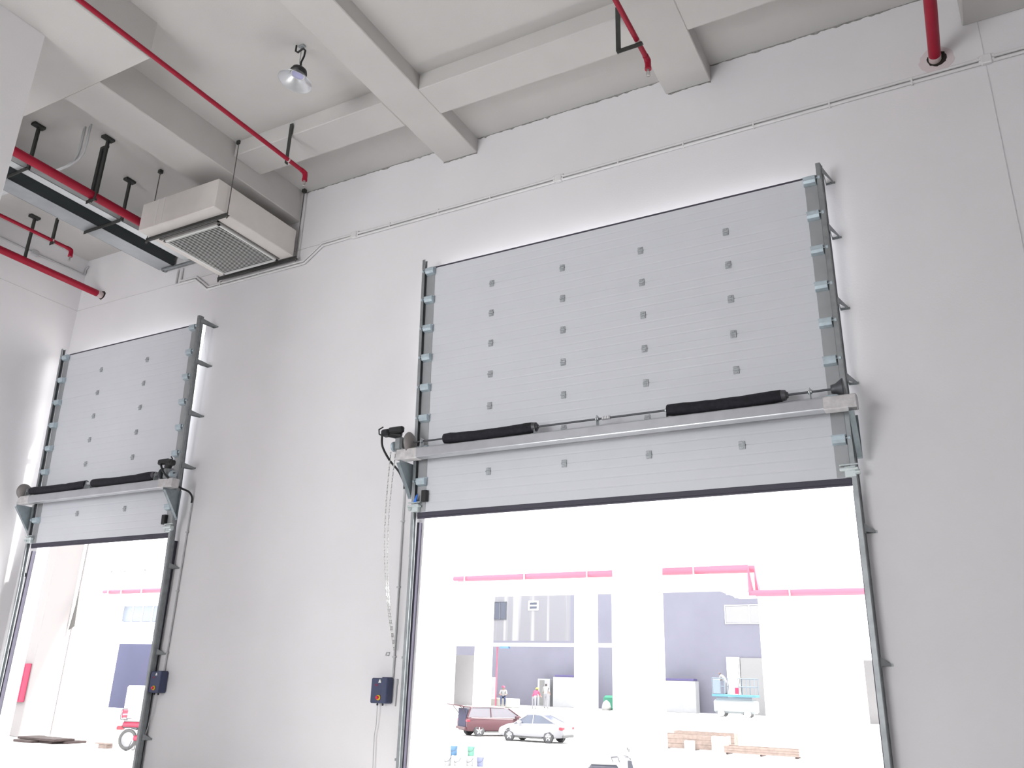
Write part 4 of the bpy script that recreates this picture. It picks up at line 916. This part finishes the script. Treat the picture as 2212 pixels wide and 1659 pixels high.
m = MB(); m.bbox(-15.95, -15.45, 47.5, 47.6, 1.3, 2.2, .04); obj('control_panel', m, paleblue_m, t)
m = MB(); m.bbox(-14.5, -14.25, 47.45, 47.55, 1.3, 1.7, .02); tag(obj('red_box', m, redcloth_m, None, (-14.4, 47.5, 1.3)), 'small red box on the blue lift', 'box')

# ---- people
def person(label, loc, rotz, J, mats_, helmet=None):
    """J: joints (local, z up, x forward); one skinned body"""
    E = [('pelvis', 'waist'), ('waist', 'chest'), ('chest', 'neck'), ('neck', 'head'), ('head', 'crown')]
    for s in 'LR': E += [('chest', 'sh' + s), ('sh' + s, 'el' + s), ('el' + s, 'wr' + s), ('wr' + s, 'ha' + s), ('pelvis', 'hip' + s), ('hip' + s, 'kn' + s), ('kn' + s, 'an' + s), ('an' + s, 'toe' + s)]
    rad = dict(pelvis=.15, waist=.135, chest=.16, neck=.055, head=.095, crown=.07, sh=.075, el=.048, wr=.035, ha=.04, hip=.095, kn=.065, an=.045, toe=.04)
    names = list(J); idx = {n: i for i, n in enumerate(names)}
    me = bpy.data.meshes.new('person'); me.from_pydata([J[n] for n in names], [(idx[a], idx[b]) for a, b in E], [])
    tmp = bpy.data.objects.new('person_tmp', me); C.objects.link(tmp)
    md = tmp.modifiers.new('skin', 'SKIN'); sub = tmp.modifiers.new('sub', 'SUBSURF'); sub.levels = 1; sub.render_levels = 1
    lay = me.skin_vertices[0].data if me.skin_vertices else None
    if lay is None: return None
    for n in names:
        r = rad.get(n, rad.get(n[:-1], .05)); lay[idx[n]].radius = (r, r); lay[idx[n]].use_root = (n == 'pelvis')
    bpy.context.view_layer.update()
    dg = bpy.context.evaluated_depsgraph_get()
    nm = bpy.data.meshes.new_from_object(tmp.evaluated_get(dg)); nm.name = 'person'
    bpy.data.objects.remove(tmp)
    nm.materials.clear()
    order = ['skin', 'shirt', 'legs', 'shoe', 'hair']
    for k in order: nm.materials.append(mats_[k])
    def seg(a, b):
        if a in ('pelvis',) and b.startswith('hip'): return 2
        if a.startswith('hip') or a.startswith('kn'): return 2
        if a.startswith('an'): return 3
        if a in ('pelvis', 'waist') or (a == 'chest' and b.startswith('sh')) or a.startswith('sh'): return 1
        if a == 'chest' and b == 'neck': return 1
        return 0
    hv = Vector(J['head'])
    for p in nm.polygons:
        c = p.center; best = None
        for a, b in E:
            A, B = Vector(J[a]), Vector(J[b]); d = B - A; u = max(0, min(1, (c - A).dot(d) / max(d.length_squared, 1e-9))); q = (c - (A + d * u)).length
            if best is None or q < best[0]: best = (q, seg(a, b), a)
        k = best[1]
        if best[2] in ('neck', 'head') and (c.z > hv.z + .05 or c.x < hv.x - .03): k = 4
        p.material_index = k; p.use_smooth = True
    o = bpy.data.objects.new('person', nm); C.objects.link(o); o.location = loc; o.rotation_euler = (0, 0, rotz); ORG[o.name] = Vector()
    tag(o, label, 'person')
    if helmet:
        m = MB(); m.lathe([(.135, 0), (.125, .01), (.12, .05), (.09, .10), (.04, .125), (0, .13)], tuple(hv + Vector((0, 0, .04))), 'Z', 18); obj('hard_hat', m, helmet, o)
    return o
def standing(bend=0.0, h=1.0, arms=0.15):
    J = dict(pelvis=(0, 0, .95), waist=(bend * .25, 0, 1.12), chest=(bend * .6, 0, 1.36 - bend * .12), neck=(bend * .85 + .01, 0, 1.50 - bend * .22), head=(bend * 1.0 + .03, 0, 1.62 - bend * .28), crown=(bend * 1.05 + .02, 0, 1.70 - bend * .30))
    for s, n in ((1, 'L'), (-1, 'R')):
        J['sh' + n] = (bend * .7, s * .19, 1.42 - bend * .18); J['el' + n] = (bend * .8 + arms * .4, s * .25, 1.15 - bend * .2); J['wr' + n] = (bend * .9 + arms * 1.6, s * .22, .98 - bend * .05); J['ha' + n] = (bend * .9 + arms * 2.0, s * .20, .92 - bend * .05)
        J['hip' + n] = (0, s * .10, .88); J['kn' + n] = (.02, s * .11, .48); J['an' + n] = (-.02, s * .12, .08); J['toe' + n] = (.13, s * .13, .04)
    return {k: tuple(c * h for c in v) for k, v in J.items()}
base = dict(skin=skin_m, shirt=whitecloth_m, legs=greycloth_m, shoe=shoe_m, hair=hair_m)
person('person in white shirt with dark hair behind worker in red', (-28.2, 47.6, -.1), PI * .5, standing(0), base)
person('person in red shirt and yellow hard hat bending over far dock', (-28.15, 45.6, -.1), PI * .5, standing(.55, .86, .25), dict(base, shirt=redcloth_m, hair=hair_m), yellow_m)
person('person in white shirt leaning forward on the blue lift', (-15.25, 48.1, 1.27), PI * .95, standing(.42, .85, .2), base)
J = dict(pelvis=(0, 0, .70), waist=(.03, 0, .86), chest=(.12, 0, 1.08), neck=(.17, 0, 1.20), head=(.21, 0, 1.31), crown=(.21, 0, 1.40))
for s, n in ((1, 'L'), (-1, 'R')):
    J['sh' + n] = (.13, s * .19, 1.13); J['el' + n] = (.24, s * .26, .90); J['wr' + n] = (.42, s * .16, .86); J['ha' + n] = (.48, s * .12, .86)
    J['hip' + n] = (.05, s * .11, .68); J['kn' + n] = (.45, s * .14, .68); J['an' + n] = (.46, s * .13, .20); J['toe' + n] = (.60, s * .14, .15)
person('person in white shirt and red hard hat seated on the pale block', (-30.6, 45.6, -.1), math.radians(-65), J, dict(base, legs=navycloth_m, hair=redcap_m), redcap_m)
